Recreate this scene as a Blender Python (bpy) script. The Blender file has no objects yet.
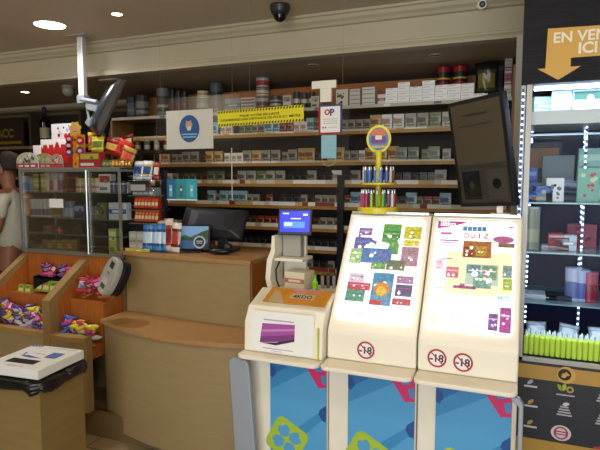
import bpy, bmesh, math, random
from mathutils import Vector, Matrix
from math import sin, cos, pi, radians, atan2, sqrt
random.seed(7)
S = bpy.context.scene
C = S.collection

# ------------------------------------------------------------ camera, world, light, exposure
H = 1.65; FPX = 530.0; YAW = radians(22.2); PIT = radians(5.1)
cd = bpy.data.cameras.new('camera'); cam = bpy.data.objects.new('camera', cd); C.objects.link(cam)
cd.sensor_width = 36; cd.lens = 36 * FPX / 600; cd.clip_start = 0.05
cam.location = (0, 0, H); cam.rotation_euler = (pi / 2 - PIT, 0, YAW)
S.camera = cam
w = bpy.data.worlds.new('world'); S.world = w; w.use_nodes = True
w.node_tree.nodes['Background'].inputs[0].default_value = (0.75, 0.85, 1.0, 1)
w.node_tree.nodes['Background'].inputs[1].default_value = 0.5
S.view_settings.view_transform = 'Standard'; S.view_settings.look = 'None'
S.view_settings.gamma = 1; S.view_settings.exposure = 1.1
S.view_settings.use_curve_mapping = False

def lamp(name, kind, loc, power, col=(1, 1, 1), size=0.1, size_y=None, rot=(0, 0, 0), spot=None):
    l = bpy.data.lights.new(name, kind); l.energy = power; l.color = col
    o = bpy.data.objects.new(name, l); C.objects.link(o); o.location = loc; o.rotation_euler = rot
    if kind == 'AREA':
        l.size = size
        if size_y: l.shape = 'RECTANGLE'; l.size_y = size_y
    elif kind in ('POINT', 'SPOT'): l.shadow_soft_size = size
    if spot: l.spot_size = spot; l.spot_blend = 0.6
    return o
# daylight through the shop front behind the camera, and the shop's own ceiling fittings
lamp('shopfront_daylight', 'AREA', (0.3, -2.45, 1.35), 52, (0.88, 0.94, 1.0), 3.2, 2.2, (pi / 2 + .14, 0, 0))
WARM = (1.0, 0.87, 0.68)
for x, y in ((-1.0, -0.6), (1.0, 0.9), (-3.2, 0.6), (-4.9, 2.0), (-0.75, 1.0)):
    lamp('ceiling_downlight', 'POINT', (x, y, 2.45), 11 if x == -.75 else 7, WARM, 0.09)

# ------------------------------------------------------------ pixel ray -> point on a real plane
_f = Vector((-sin(YAW) * cos(PIT), cos(YAW) * cos(PIT), -sin(PIT))); _r = Vector((cos(YAW), sin(YAW), 0)); _u = _r.cross(_f)
def at(x, y, X=None, Y=None, Z=None):
    d = _f + _r * ((x - 300) / FPX) - _u * ((y - 225) / FPX)
    t = X / d.x if X is not None else Y / d.y if Y is not None else (Z - H) / d.z
    return Vector((0, 0, H)) + d * t

# ------------------------------------------------------------ materials
MATS = {}
def lin(c):
    if isinstance(c, str):
        c = tuple(int(c[i:i + 2], 16) / 255 for i in (0, 2, 4))
    return tuple(((v + 0.055) / 1.055) ** 2.4 if v > 0.04045 else v / 12.92 for v in c)
def mat(name, col, rough=0.55, metal=0.0, emit=0.0, noise=0.0, scale=30.0, stretch=(1, 1, 1), col2=None, spec=0.4, coat=0.0):
    if name in MATS: return MATS[name]
    m = bpy.data.materials.new(name); m.use_nodes = True; nt = m.node_tree; b = nt.nodes['Principled BSDF']
    c = lin(col)
    b.inputs['Base Color'].default_value = (*c, 1); b.inputs['Roughness'].default_value = rough
    b.inputs['Metallic'].default_value = metal; b.inputs['Specular IOR Level'].default_value = spec
    if coat: b.inputs['Coat Weight'].default_value = coat
    if emit:
        b.inputs['Emission Color'].default_value = (*c, 1); b.inputs['Emission Strength'].default_value = emit
    if noise or col2:
        tc = nt.nodes.new('ShaderNodeTexCoord'); mp = nt.nodes.new('ShaderNodeMapping'); nz = nt.nodes.new('ShaderNodeTexNoise')
        mx = nt.nodes.new('ShaderNodeMix'); mx.data_type = 'RGBA'
        mp.inputs['Scale'].default_value = stretch; nz.inputs['Scale'].default_value = scale; nz.inputs['Detail'].default_value = 4
        nt.links.new(tc.outputs['Object'], mp.inputs[0]); nt.links.new(mp.outputs[0], nz.inputs['Vector'])
        c2 = lin(col2) if col2 else tuple(v * (1 - noise) for v in c)
        mx.inputs[6].default_value = (*c, 1); mx.inputs[7].default_value = (*c2, 1)
        rp = nt.nodes.new('ShaderNodeMapRange'); rp.inputs[1].default_value = 0.35; rp.inputs[2].default_value = 0.65
        nt.links.new(nz.outputs['Fac'], rp.inputs[0]); nt.links.new(rp.outputs[0], mx.inputs[0])
        nt.links.new(mx.outputs[2], b.inputs['Base Color'])
        if emit: nt.links.new(mx.outputs[2], b.inputs['Emission Color'])
    MATS[name] = m; return m
def glass(name, tint=(1, 1, 1), refl=0.5, base=0.03, rough=0.03):
    if name in MATS: return MATS[name]
    m = bpy.data.materials.new(name); m.use_nodes = True; nt = m.node_tree; nt.nodes.clear()
    o = nt.nodes.new('ShaderNodeOutputMaterial'); t = nt.nodes.new('ShaderNodeBsdfTransparent'); g = nt.nodes.new('ShaderNodeBsdfGlossy')
    fr = nt.nodes.new('ShaderNodeFresnel'); fr.inputs[0].default_value = 1.45
    ma = nt.nodes.new('ShaderNodeMath'); ma.operation = 'MULTIPLY_ADD'; ma.inputs[1].default_value = refl; ma.inputs[2].default_value = base
    mx = nt.nodes.new('ShaderNodeMixShader'); t.inputs[0].default_value = (*tint, 1); g.inputs[0].default_value = (1, 1, 1, 1); g.inputs[1].default_value = rough
    nt.links.new(fr.outputs[0], ma.inputs[0]); nt.links.new(ma.outputs[0], mx.inputs[0]); nt.links.new(t.outputs[0], mx.inputs[1]); nt.links.new(g.outputs[0], mx.inputs[2])
    nt.links.new(mx.outputs[0], o.inputs[0]); MATS[name] = m; return m
def tiles(name, c1, c2, size):
    m = bpy.data.materials.new(name); m.use_nodes = True; nt = m.node_tree; b = nt.nodes['Principled BSDF']
    br = nt.nodes.new('ShaderNodeTexBrick'); tc = nt.nodes.new('ShaderNodeTexCoord')
    br.inputs['Color1'].default_value = (*lin(c1), 1); br.inputs['Color2'].default_value = (*[v * 0.9 for v in lin(c1)], 1)
    br.inputs['Mortar'].default_value = (*lin(c2), 1); br.inputs['Scale'].default_value = 1 / size; br.offset = 0
    br.inputs['Brick Width'].default_value = 1; br.inputs['Row Height'].default_value = 1; br.inputs['Mortar Size'].default_value = 0.012
    nt.links.new(tc.outputs['Object'], br.inputs[0]); nt.links.new(br.outputs[0], b.inputs['Base Color']); b.inputs['Roughness'].default_value = 0.4
    MATS[name] = m; return m
def col(c, **k): return mat('colour_' + c, c, **k)

BEIGE = mat('beige_laminate', 'a08a62', 0.45, noise=0.08, scale=6, stretch=(1, 1, 8))
EDGEW = mat('oak_edge_wood', 'b58a58', 0.4, noise=0.2, scale=20, stretch=(1, 8, 8))
ORNG = mat('orange_wood', 'b4682c', 0.45, noise=0.25, scale=12, stretch=(6, 6, 1))
SHELFW = mat('shelf_wood', '9a7440', 0.5, noise=0.2, scale=15, stretch=(1, 8, 8))
WHITE = mat('white_plastic', 'e2dccb', 0.35, noise=0.03, scale=4)
CREAM = mat('cream_plastic', 'e6decb', 0.35, noise=0.03, scale=4)
PAPER = mat('white_paper', 'e4e4e0', 0.7)
BLACK = mat('black_plastic', '15151a', 0.35)
DARK = mat('dark_plastic', '26262a', 0.4)
GREYP = mat('grey_plastic', '9c9a90', 0.45)
ALU = mat('aluminium', 'a8aaa6', 0.35, metal=0.7)
STEEL = mat('steel', 'c6c8c8', 0.25, metal=0.9)
GLASS = glass('clear_glass', (0.97, 0.985, 0.98), 0.6, 0.0)
ACRYL = glass('clear_acrylic', (0.97, 0.97, 0.96), 0.25, 0.012, 0.25)
CELLO = glass('clear_cellophane', (0.9, 0.9, 0.88), 0.9, 0.10, 0.2)
CEIL = mat('ceiling_paint', 'bfb298', 0.6, noise=0.04, scale=3)
TRIMP = mat('cornice_paint', 'ada48a', 0.5)

# ------------------------------------------------------------ mesh builder
class MB:
    def __init__(s, M=None): s.v = []; s.f = []; s.m = []; s.sm = []; s.M = M or Matrix()
    def add(s, vs, fs, m=0, smooth=False):
        k = len(s.v); s.v += [s.M @ Vector(v) for v in vs]
        for f in fs: s.f.append([i + k for i in f]); s.m.append(m); s.sm.append(smooth)
        return s
    def box(s, c, d, m=0, rz=0, R=None):
        R = R or Matrix.Rotation(rz, 4, 'Z'); c = Vector(c); vs = []
        for z in (-1, 1):
            for y in (-1, 1):
                for x in (-1, 1): vs.append(c + R @ Vector((x * d[0] / 2, y * d[1] / 2, z * d[2] / 2)))
        return s.add(vs, [(0, 2, 3, 1), (4, 5, 7, 6), (0, 1, 5, 4), (2, 6, 7, 3), (0, 4, 6, 2), (1, 3, 7, 5)], m)
    def b2(s, a, b, m=0):
        return s.box([(a[i] + b[i]) / 2 for i in range(3)], [abs(b[i] - a[i]) for i in range(3)], m)
    def lathe(s, prof, c=(0, 0, 0), n=16, m=0, ms=None, R=None):
        R = R or Matrix(); c = Vector(c); vs = []; fs = []; k = len(prof)
        for r, z in prof:
            for i in range(n): vs.append(c + R @ Vector((r * cos(2 * pi * i / n), r * sin(2 * pi * i / n), z)))
        for j in range(k - 1):
            q = [(j * n + i, j * n + (i + 1) % n, (j + 1) * n + (i + 1) % n, (j + 1) * n + i) for i in range(n)]
            s.add(vs[j * n:(j + 2) * n], [tuple(t - j * n for t in f) for f in q], ms[j] if ms else m, True)
        s.add(vs[:n], [tuple(reversed(range(n)))], ms[0] if ms else m); s.add(vs[-n:], [tuple(range(n))], ms[-1] if ms else m)
        return s
    def rod(s, a, b, r, n=8, m=0, r2=None):
        a = Vector(a); b = Vector(b); d = b - a
        q = Vector((0, 0, 1)).rotation_difference(d).to_matrix().to_4x4()
        return s.lathe([(r, 0), (r2 if r2 else r, d.length)], a, n, m, R=q)
    def tube(s, pts, r, n=8, m=0):
        pts = [Vector(p) for p in pts]
        for a, b in zip(pts, pts[1:]): s.rod(a, b, r, n, m)
        for p in pts[1:-1]: s.ball(p, (r, r, r), n, m)
        return s
    def ball(s, c, r, n=12, m=0, R=None):
        R = R or Matrix(); c = Vector(c); k = max(4, n // 2); vs = []; fs = []
        for j in range(k + 1):
            a = pi * j / k
            for i in range(n): vs.append(c + R @ Vector((r[0] * sin(a) * cos(2 * pi * i / n), r[1] * sin(a) * sin(2 * pi * i / n), -r[2] * cos(a))))
        for j in range(k):
            for i in range(n): fs.append((j * n + i, j * n + (i + 1) % n, (j + 1) * n + (i + 1) % n, (j + 1) * n + i))
        return s.add(vs, fs, m, True)
    def prism(s, poly, fr, t, m=0, off=0.0):
        # poly (u,v) in frame (origin,U,V,N); extruded from off to off+t along N
        O, U, V, N = fr; n = len(poly)
        a = [O + U * u + V * v + N * off for u, v in poly]; b = [p + N * t for p in a]
        return s.add(a + b, [tuple(reversed(range(n))), tuple(range(n, 2 * n))] + [(i, (i + 1) % n, n + (i + 1) % n, n + i) for i in range(n)], m)
    def strip(s, A, B, m=0, smooth=True):   # surface between two point rows
        n = len(A); return s.add(list(A) + list(B), [(i, i + 1, n + i + 1, n + i) for i in range(n - 1)], m, smooth)
    def text(s, t, fr, u, v, w=None, h=None, m=0, off=0.001, bold=0.02, th=0.0004, fit=False):
        vs, fs = glyphs(t, bold); xs = [p[0] for p in vs]; ys = [p[1] for p in vs]
        W = max(xs) - min(xs); Hh = max(ys) - min(ys); sx = w / W if w else h / Hh; sy = h / Hh if h else sx
        if not w: sx = sy
        O, U, V, N = fr; cx = (max(xs) + min(xs)) / 2; cy = (max(ys) + min(ys)) / 2
        return s.add([O + U * (u + (p[0] - cx) * sx) + V * (v + (p[1] - cy) * sy) + N * (off + th) for p in vs], fs, m)
    def build(s, name, mats, parent=None, bevel=0.0, seg=2, subsurf=0, solid=0.0, norm=False):
        me = bpy.data.meshes.new(name); me.from_pydata(s.v, [], s.f)
        for x in (mats if isinstance(mats, (list, tuple)) else [mats]): me.materials.append(x)
        for p, mi, sm in zip(me.polygons, s.m, s.sm): p.material_index = mi; p.use_smooth = sm
        me.update(); o = bpy.data.objects.new(name, me); C.objects.link(o)
        if norm:
            bm = bmesh.new(); bm.from_mesh(me); bmesh.ops.remove_doubles(bm, verts=bm.verts, dist=1e-5); bmesh.ops.recalc_face_normals(bm, faces=bm.faces); bm.to_mesh(me); bm.free()
        if parent: o.parent = parent
        if solid: q = o.modifiers.new('solid', 'SOLIDIFY'); q.thickness = solid; q.offset = 0
        if bevel: q = o.modifiers.new('bevel', 'BEVEL'); q.width = bevel; q.segments = seg; q.limit_method = 'ANGLE'; q.angle_limit = 0.6
        if subsurf: q = o.modifiers.new('sub', 'SUBSURF'); q.levels = q.render_levels = subsurf
        return o
_G = {}
def glyphs(t, bold):
    k = (t, bold)
    if k in _G: return _G[k]
    c = bpy.data.curves.new('lettering', 'FONT'); c.body = t; c.offset = bold; c.resolution_u = 3
    o = bpy.data.objects.new('lettering', c); C.objects.link(o)
    me = bpy.data.meshes.new_from_object(o.evaluated_get(bpy.context.evaluated_depsgraph_get()))
    _G[k] = ([tuple(v.co) for v in me.vertices], [tuple(p.vertices) for p in me.polygons])
    bpy.data.objects.remove(o); bpy.data.meshes.remove(me); bpy.data.curves.remove(c); return _G[k]
def tag(o, label=None, cat=None, group=None, kind=None):
    if label: o['label'] = label
    if cat: o['category'] = cat
    if group: o['group'] = group
    if kind: o['kind'] = kind
    return o
def empty(name, loc, label, cat, group=None, rz=0.0):
    o = bpy.data.objects.new(name, None); C.objects.link(o); o.location = loc; o.rotation_euler = (0, 0, rz); o.empty_display_size = 0.05
    return tag(o, label, cat, group)
def WM(root):    # builder that takes world coordinates and stores them local to root
    M = Matrix.Translation(root.location) @ Matrix.Rotation(root.rotation_euler[2], 4, 'Z'); return MB(M.inverted())
def one(mb, name, mats, loc, label, cat, group=None, rz=0.0, **k):   # single-mesh thing modelled about its own base
    o = mb.build(name, mats, **k); o.location = loc; o.rotation_euler = (0, 0, rz); return tag(o, label, cat, group)
def copy_tree(o, parent=None):
    c = o.copy(); C.objects.link(c)
    if parent: c.parent = parent
    for ch in list(o.children): copy_tree(ch, c)
    return c
def struct(mb, name, mats, **k): return tag(mb.build(name, mats, **k), kind='structure')
X3, Y3, Z3 = Vector((1, 0, 0)), Vector((0, 1, 0)), Vector((0, 0, 1))
def front(x, y, z): return (Vector((x, y, z)), X3, Z3, -Y3)      # face that looks at the customer
def rrect(w, h, r, n=5, cx=0, cy=0):
    p = []
    for k, (sx, sy) in enumerate(((1, 1), (-1, 1), (-1, -1), (1, -1))):
        for i in range(n + 1):
            a = pi / 2 * k + pi / 2 * i / n; p.append((cx + sx * (w / 2 - r) + r * cos(a), cy + sy * (h / 2 - r) + r * sin(a)))
    return p
def circ(r, n=24, cx=0, cy=0): return [(cx + r * cos(2 * pi * i / n), cy + r * sin(2 * pi * i / n)) for i in range(n)]
def rect(u0, v0, u1, v1): return [(u0, v0), (u1, v0), (u1, v1), (u0, v1)]
def ring(mb, fr, r0, r1, m, off, n=28, th=0.0004, cx=0, cy=0):
    O, U, V, N = fr
    A = [O + U * (cx + r0 * cos(2 * pi * i / n)) + V * (cy + r0 * sin(2 * pi * i / n)) + N * (off + th) for i in range(n + 1)]
    B = [O + U * (cx + r1 * cos(2 * pi * i / n)) + V * (cy + r1 * sin(2 * pi * i / n)) + N * (off + th) for i in range(n + 1)]
    mb.strip(A, B, m, False)

# ============================================================ THE ROOM
struct(MB().b2((-7, -2.6, -0.1), (2.6, 4.75, 0)), 'floor', tiles('floor_tiles', 'a08c6a', '5a4a34', 0.4))
struct(MB().b2((-7, -2.6, 2.70), (2.6, 3.36, 2.8)), 'ceiling', CEIL)
struct(MB().b2((-7, 3.42, 2.45), (2.6, 4.75, 2.55)), 'ceiling_lowered', mat('low_ceiling_paint', '9a8a70', 0.6, noise=0.05, scale=3))
struct(MB().b2((-7, 4.65, 0), (2.6, 4.75, 2.45)), 'wall_back', mat('back_wall_paint', '6d5f48', 0.7, noise=0.05, scale=4))
struct(MB().b2((-7.1, -2.6, 0), (-7, 4.75, 2.8)), 'wall_left', mat('side_wall_paint', '9c8f74', 0.7, noise=0.05, scale=4))
struct(MB().b2((2.6, -2.6, 0), (2.7, 4.75, 2.8)), 'wall_right', MATS['side_wall_paint'])
fw = MB(); fw.b2((-7, -2.7, 0), (-1.5, -2.6, 2.8)); fw.b2((2.1, -2.7, 0), (2.6, -2.6, 2.8)); fw.b2((-1.5, -2.7, 2.5), (2.1, -2.6, 2.8)); fw.b2((-1.5, -2.7, 0), (2.1, -2.6, 0.15))
struct(fw, 'wall_front', MATS['side_wall_paint'])
wf = struct(MB().b2((-1.5, -2.66, 0.15), (2.1, -2.64, 2.5)), 'window_1', GLASS)
g = MB()
for x in (-1.48, 0.3, 2.08): g.b2((x - 0.02, -2.68, 0.15), (x + 0.02, -2.62, 2.5))
g.build('window_frame', ALU, wf)
struct(MB().b2((-7, 3.36, 2.45), (2.6, 3.42, 2.8)), 'wall_soffit', TRIMP)
def moulding(name, y, prof, x0=-7, x1=2.6, m=TRIMP):
    mb = MB(); A = [Vector((x0, y - a, z)) for a, z in prof]; B = [Vector((x1, y - a, z)) for a, z in prof]
    mb.strip(A, B, 0, False); mb.add(A, [tuple(range(len(A)))]); mb.add(B, [tuple(reversed(range(len(B))))]); struct(mb, name, m, norm=True)
moulding('trim_1', 3.36, [(0, 2.70), (0.075, 2.70), (0.075, 2.685), (0.06, 2.68), (0.05, 2.66), (0.03, 2.645), (0.02, 2.63), (0, 2.625)])
moulding('trim_2', 3.36, [(0, 2.50), (0.012, 2.495), (0.012, 2.482), (0.024, 2.478), (0.03, 2.462), (0.03, 2.445), (-0.06, 2.445)])
moulding('trim_3', 4.65, [(0, 2.45), (0.2, 2.45), (0.2, 2.42), (0.16, 2.40), (0, 2.39)])
struct(MB().b2((-0.028, 3.30, 0), (0.45, 4.65, 2.45)), 'wall_pillar', mat('pillar_paint', 'b9b8ac', 0.6))
struct(MB().b2((-7, 2.53, 0), (-1.42, 2.56, 0.16)), 'baseboard_counter', mat('plinth', '75613f', 0.5))

# ============================================================ SHELVING WITH CIGARETTES
SZ = [2.19, 2.0, 1.768, 1.602, 1.428, 1.252, 1.082, 0.912, 0.74]
SX0, SX1, SY = -3.45, -0.03, 3.88
su = empty('cigarette_shelving', (SX0, 4.2, 0), 'long brown wall shelving behind the counter, nine boards filled with cigarette packets', 'shelving')
WM(su).b2((SX0, 4.171, 0.3), (SX1, 4.2, 2.168)).build('back_panel', mat('shaded_back_board', '2e2118', 0.6, noise=0.2, scale=6), su)  # below the top board, shade between the shelves is put into the colour
WM(su).b2((SX0, 4.17, 2.17), (SX1, 4.2, 2.40)).build('back_panel', mat('orange_back_board', 'a8662a', 0.5, noise=0.15, scale=6), su)
for x, zt in ((SX0, 2.168), (SX1 - 0.02, 2.40)): WM(su).b2((x, SY, 0), (x + 0.02, 4.17, zt)).build('side_panel', SHELFW, su)
WM(su).b2((-1.265, SY - 0.035, 0), (-1.215, SY - 0.005, 1.67)).build('upright', BLACK, su)
LBL = [col('e8e6e0'), col('cac4b8'), col('8a3028'), col('5a6a80'), col('b8a878')]
for i, z in enumerate(SZ):
    mb = WM(su); mb.b2((SX0 + 0.02, SY, z - 0.022), (SX1 - 0.02, 4.17, z - 0.002)); mb.b2((SX0 + 0.02, SY - 0.006, z - 0.024), (SX1 - 0.02, SY, z), 1)
    sb = mb.build('shelf', [SHELFW, mat('white_edge', 'bdb9a8', 0.4) if i == 0 else mat('tan_edge', 'ae8038', 0.4, noise=0.15, scale=9)], su)
    if i in (0,):
        x = -2.9; mb = WM(su)
        while x < -0.4:
            if random.random() < 0.35: mb.b2((x, SY - 0.009, z - 0.02), (x + 0.05, SY - 0.0065, z - 0.004), random.choice([3, 3, 0]))
            x += 0.09
        mb.build('price_label', LBL, sb)
    else:
        x = SX0 + 0.04; mb = WM(su); h = 0.03 if i > 2 else 0.014; mb.b2((SX0 + .03, SY + .007, z), (SX1 - .03, SY + .012, z + h), 1)
        while x < SX1 - 0.1:
            wd = random.choice([0.05, 0.055, 0.11, 0.16]); mb.b2((x, SY + 0.006, z), (x + wd, SY + 0.010, z + h), random.choice([0, 0, 0, 0, 1, 1, 2, 4] if i > 2 else [0, 1, 1, 4])); x += wd + random.choice([0.002, 0.004, 0.05])
        mb.build('price_strip', LBL, sb)

PK = [('grey', '8a877c', 'b8b4a8', '4a4238'), ('drab green', '5c6440', 'a8b090', '3c4830'), ('white', 'dcdad2', 'f0eee8', '9a8878'), ('dark brown', '3c2e24', '84705c', '221a14'),
      ('pale blue', '8cb0c0', 'd8e6ea', '3c6c88'), ('tan', 'b09058', 'dcc898', '7a5028'), ('dark', '1e1e22', '5c5a58', '100e10'), ('dull red', '8c3028', 'd0b0a0', '4a1814')]
pack_mesh = {}
for nm, a, b, c in PK:
    mb = MB(); W, D, T = 0.055, 0.022, 0.087; mb.box((0, 0, T / 2), (W, D, T)); fr = front(0, -D / 2, 0)
    mb.prism(rect(-0.026, 0.030, 0.026, 0.066), fr, 0.0004, 2); mb.prism(rect(-0.022, 0.036, 0.012, 0.060), fr, 0.0004, 3, 0.0004)
    mb.prism(rect(-0.026, 0.004, 0.026, 0.014), fr, 0.0004, 1); mb.prism(rect(-0.016, 0.020, 0.016, 0.027), fr, 0.0004, 3)
    mb.prism(rect(-0.027, 0.0605, 0.027, 0.061), fr, 0.0005, 3, 0.0004)
    o = mb.build('cigarette_packet', [col(a, rough=0.3), col(b, rough=0.3), mat('warning_' + a, b, 0.3, col2=c, scale=60), col(c, rough=0.3)]); pack_mesh[nm] = o
ORD = ['topmost', 'second', 'third', 'fourth', 'fifth', 'sixth', 'seventh', 'eighth', 'ninth']
used = set()
def shelf_run(i, x0, x1, weights, skip=()):
    x = x0
    while x < x1:
        nm = random.choice(weights); reps = random.choice([1, 1, 2, 2]); big = random.random() < .5 and nm in ('white', 'pale blue', 'tan', 'grey', 'drab green')
        for _ in range(reps):
            if x >= x1: break
            if not any(a < x < b for a, b in skip) and random.random() > 0.04:
                src = pack_mesh[nm]
                if nm in used: o = src.copy(); C.objects.link(o)
                else: o = src; used.add(nm)
                o.location = (x, SY + 0.028 + random.uniform(0, 0.008), SZ[i]); o.rotation_euler = (0, 0, random.uniform(-0.05, 0.05))
                tag(o, f'{nm} cigarette packet standing on the {ORD[i]} board of the wall shelving', 'cigarette packet', f'{nm} packets on the {ORD[i]} shelf')
                if i <= 3 and big: o.scale = (1.45, 1, 1.2 + .1 * (i == 1))
            x += 0.0605 if not (i <= 3 and big) else 0.087
shelf_run(1, -2.72, -0.12, ['grey', 'white', 'grey', 'tan', 'drab green', 'pale blue', 'dull red'], [(-0.32, -0.2)])
shelf_run(2, -2.95, -0.12, ['grey', 'grey', 'tan', 'white', 'drab green', 'dark brown', 'tan'], [(-0.42, -0.2)])
shelf_run(3, -2.95, -0.42, ['dark', 'dark brown', 'grey', 'white', 'drab green', 'dark'])
shelf_run(4, -2.95, -0.42, ['dark', 'dark brown', 'grey', 'drab green', 'dull red', 'pale blue'])
shelf_run(5, -2.3, -1.27, ['dark', 'dark brown', 'dark', 'grey', 'dull red'])
shelf_run(6, -2.1, -1.27, ['dark', 'dark brown', 'dark', 'grey', 'dull red'])
shelf_run(7, -1.75, -1.27, ['dark', 'dark brown', 'grey'])
for nm, o in pack_mesh.items():
    if nm not in used: bpy.data.objects.remove(o)

# ---- top shelf goods
TZ = SZ[0]
NTH = ['lowest', 'second lowest', 'second highest', 'topmost']
def carton_mesh():
    mb = MB(); mb.box((0, 0.12, 0.018), (0.086, 0.24, 0.036)); fr = front(0, 0, 0)
    mb.prism(rect(-0.036, 0.008, 0.036, 0.011), fr, 0.0005, 1); mb.prism(rect(-0.036, 0.026, 0.010, 0.030), fr, 0.0005, 1); return mb
src = None; x = -0.92; k = 0
hts = [3, 4, 3, 4, 3, 3, 3]
CX = [-0.868 + 0.0885 * q for q in range(7)]
for cxx, n in zip(CX, hts):
    for j in range(n):
        if src is None: src = carton_mesh().build('cigarette_carton', [col('f8f8f6', rough=0.3), col('b9bbc0')], bevel=0.0015); o = src
        else: o = src.copy(); C.objects.link(o)
        o.location = (cxx + random.uniform(-0.001, 0.001), SY + 0.01, TZ + 0.0365 * j)
        if j == 3: tag(o, 'white cigarette carton lying alone on top of the white block on the top board', 'cigarette carton', 'loose topmost cartons')
        else: tag(o, 'white cigarette carton seen end on, in the long white block on the top board', 'cigarette carton', 'white carton block')
o = copy_tree(src); o.location = (-0.249, SY + 0.01, TZ + 0); tag(o, 'white cigarette carton at the right end of the block, bottom one, next to dark bags', 'cigarette carton')
def boxy(name, px, y0, y1, label, cat, cs, d=0.08, Y=None, Z=None, group=None, style=0, rz=0.0, H_=None):
    """printed cardboard box whose front spans px (x0,x1) on a real plane Y and stands at height Z"""
    Y = SY + 0.02 if Y is None else Y; a = at(px[0], y1, Y=Y); b = at(px[1], y0, Y=Y); W = b.x - a.x; Z = a.z if Z is None else Z
    T = (b.z - Z) if H_ is None else H_; mb = MB(); mb.box((0, d / 2, T / 2), (W, d, T)); fr = front(0, 0, 0); c = [col(q) for q in cs]
    while len(c) < 4: c.append(c[-1])
    if style == 0:
        mb.prism(rect(-W * .42, T * .55, W * .42, T * .9), fr, 0.0004, 1); mb.prism(rect(-W * .42, T * .12, W * .2, T * .3), fr, 0.0004, 2); mb.prism(circ(min(W, T) * .14, 12, W * .1, T * .62), fr, 0.0004, 3, 0.0004)
    elif style == 1:
        for q in range(4): mb.prism(rect(-W * .45, T * (.08 + .23 * q), W * .45, T * (.2 + .23 * q)), fr, 0.0004, 1 + q % 3)
    elif style == 2:
        mb.prism(rect(-W * .5, T * .35, W * .5, T * .62), fr, 0.0004, 1); mb.prism(rect(-W * .3, T * .42, W * .3, T * .55), fr, 0.0004, 2, 0.0004)
    elif style == 3:
        for q in range(9):
            uu, vv = random.uniform(-.36, .36) * W, random.uniform(.16, .84) * T; mb.prism(circ(min(W, T) * random.uniform(.06, .13), 9, uu, vv), fr, 0.0004 + 0.0001 * q, 1 + q % 3)
    return one(mb, name, c, ((a.x + b.x) / 2, Y, Z), label, cat, group, rz, bevel=min(W, T) * 0.03)
def tin(px, y0, y1, label, cs, cat='tin', Y=None, Z=None, name='tobacco_tin', bands=((.15, .7, 1), (.3, .4, 2)), group=None):
    Y = SY + 0.07 if Y is None else Y; a = at(px[0], y1, Y=Y); b = at(px[1], y0, Y=Y); r = (b.x - a.x) / 2 * 0.96; Z = TZ if Z is None else Z; T = b.z - Z
    root = empty(name, ((a.x + b.x) / 2, Y, Z), label, cat, group); c = [col(q, rough=0.3) for q in cs]
    while len(c) < 3: c.append(c[-1])
    pr = [(r * .97, 0), (r, T * .02)]; ms = [0]
    ev = sorted(set([0.02, 0.86] + [e for q in bands for e in q[:2]]))
    pr = [(r * .97, 0)] + [(r, T * e) for e in ev]; ms = [0]
    for e0, e1 in zip(ev, ev[1:]):
        mm = 0
        for q in bands:
            if q[0] <= (e0 + e1) / 2 <= q[1]: mm = q[2]
        ms.append(mm)
    MB().lathe(pr, n=20, ms=ms).build('body', c, root)
    MB().lathe([(r * 1.03, T * .86), (r * 1.03, T * .97), (r * .95, T)], n=20).build('lid', c[0], root)
    return root
tin((436, 451), 67, 86, 'red tobacco tin with black and gold label on the white cartons, left of the pair', ['8a1420', '18221e', 'c8902c'], Z=TZ + 0.1097)
tin((452, 468), 66, 86, 'red tobacco tin with black and gold label on the white cartons, right of the pair', ['8a1420', '18221e', 'c8902c'], Z=TZ + 0.1097)
tin((128, 137), 97, 117, 'dark tobacco tin with blue and grey label, leftmost on the top board', ['24262c', '4a5c80', '7c7c7c'])
tin((137, 148), 95, 116, 'wide tobacco tin with pale label, second from left on the top board', ['34363a', '888880', '28405c'])
tin((158, 168), 88, 116, 'tall silver tobacco canister on the top board left of a black group', ['6c6c68', '34342e', 'a0a098'])
tin((211, 222), 83, 113, 'tall dark canister with silver top on the top board left of the yellow banner', ['4a4e52', '1c1f22', '26292c'])
tin((197, 208), 99, 112, 'short grey tobacco tin holding a cream tin on top', ['8c8c88', 'a8a8a0', '606468'])
tin((198, 208), 91, 99, 'small cream tin stacked on the short grey tin', ['c8bf9c', 'a09060', 'd8d0b8'], Z=at(202, 99, Y=SY + .07).z)
for q, x in enumerate((170, 176, 182)):
    tin((x, x + 5.8), 89 + q, 115, f'thin black and red canister, {["left", "middle", "right"][q]} one of three on the top board', ['1c1618', '5a1c1c', '2a2224'], bands=((.1, .5, 1),))
boxy('tobacco_pouch', (225, 240), 98, 112, 'grey soft tobacco pouch pack lying on the top board above the yellow banner', 'tobacco pouch', ['8c9094', '6c7074', 'b0b4b8'], Z=TZ, style=2)
boxy('tobacco_box', (241, 255), 97, 111, 'white box with red lettering band above the yellow banner', 'box', ['c8c0b4', 'a04038', '707070'], Z=TZ, style=1)
zz = TZ
for q, (a_, b_, cs, nm) in enumerate(((111, 98, ['a8a49c', '3a3a3c', 'c04040'], 'lowest'), (97, 88, ['7a766c', 'c8c0a0', '3a3a3c'], 'middle'), (88, 78, ['a8a8a4', 'a03038', '4a4a4a'], 'topmost'))):
    o = tin((256.5, 269), b_, a_, f'round tobacco tin with dark label, {nm} in the stack of three', cs, Z=zz); zz = at(260, b_, Y=SY + .07).z + 0.0005
tin((270, 282), 96, 110, 'short dark tobacco tin right of the stack of three tins', ['2c2e30', 'a8a8a4', '505254'], bands=((.3, .45, 1), (.6, .7, 1)))
boxy('tobacco_box', (283, 291), 95, 109, 'narrow white tobacco box on the top board behind the yellow banner end', 'box', ['d0ccc0', '8a8a88', '606060'], Z=TZ)
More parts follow.
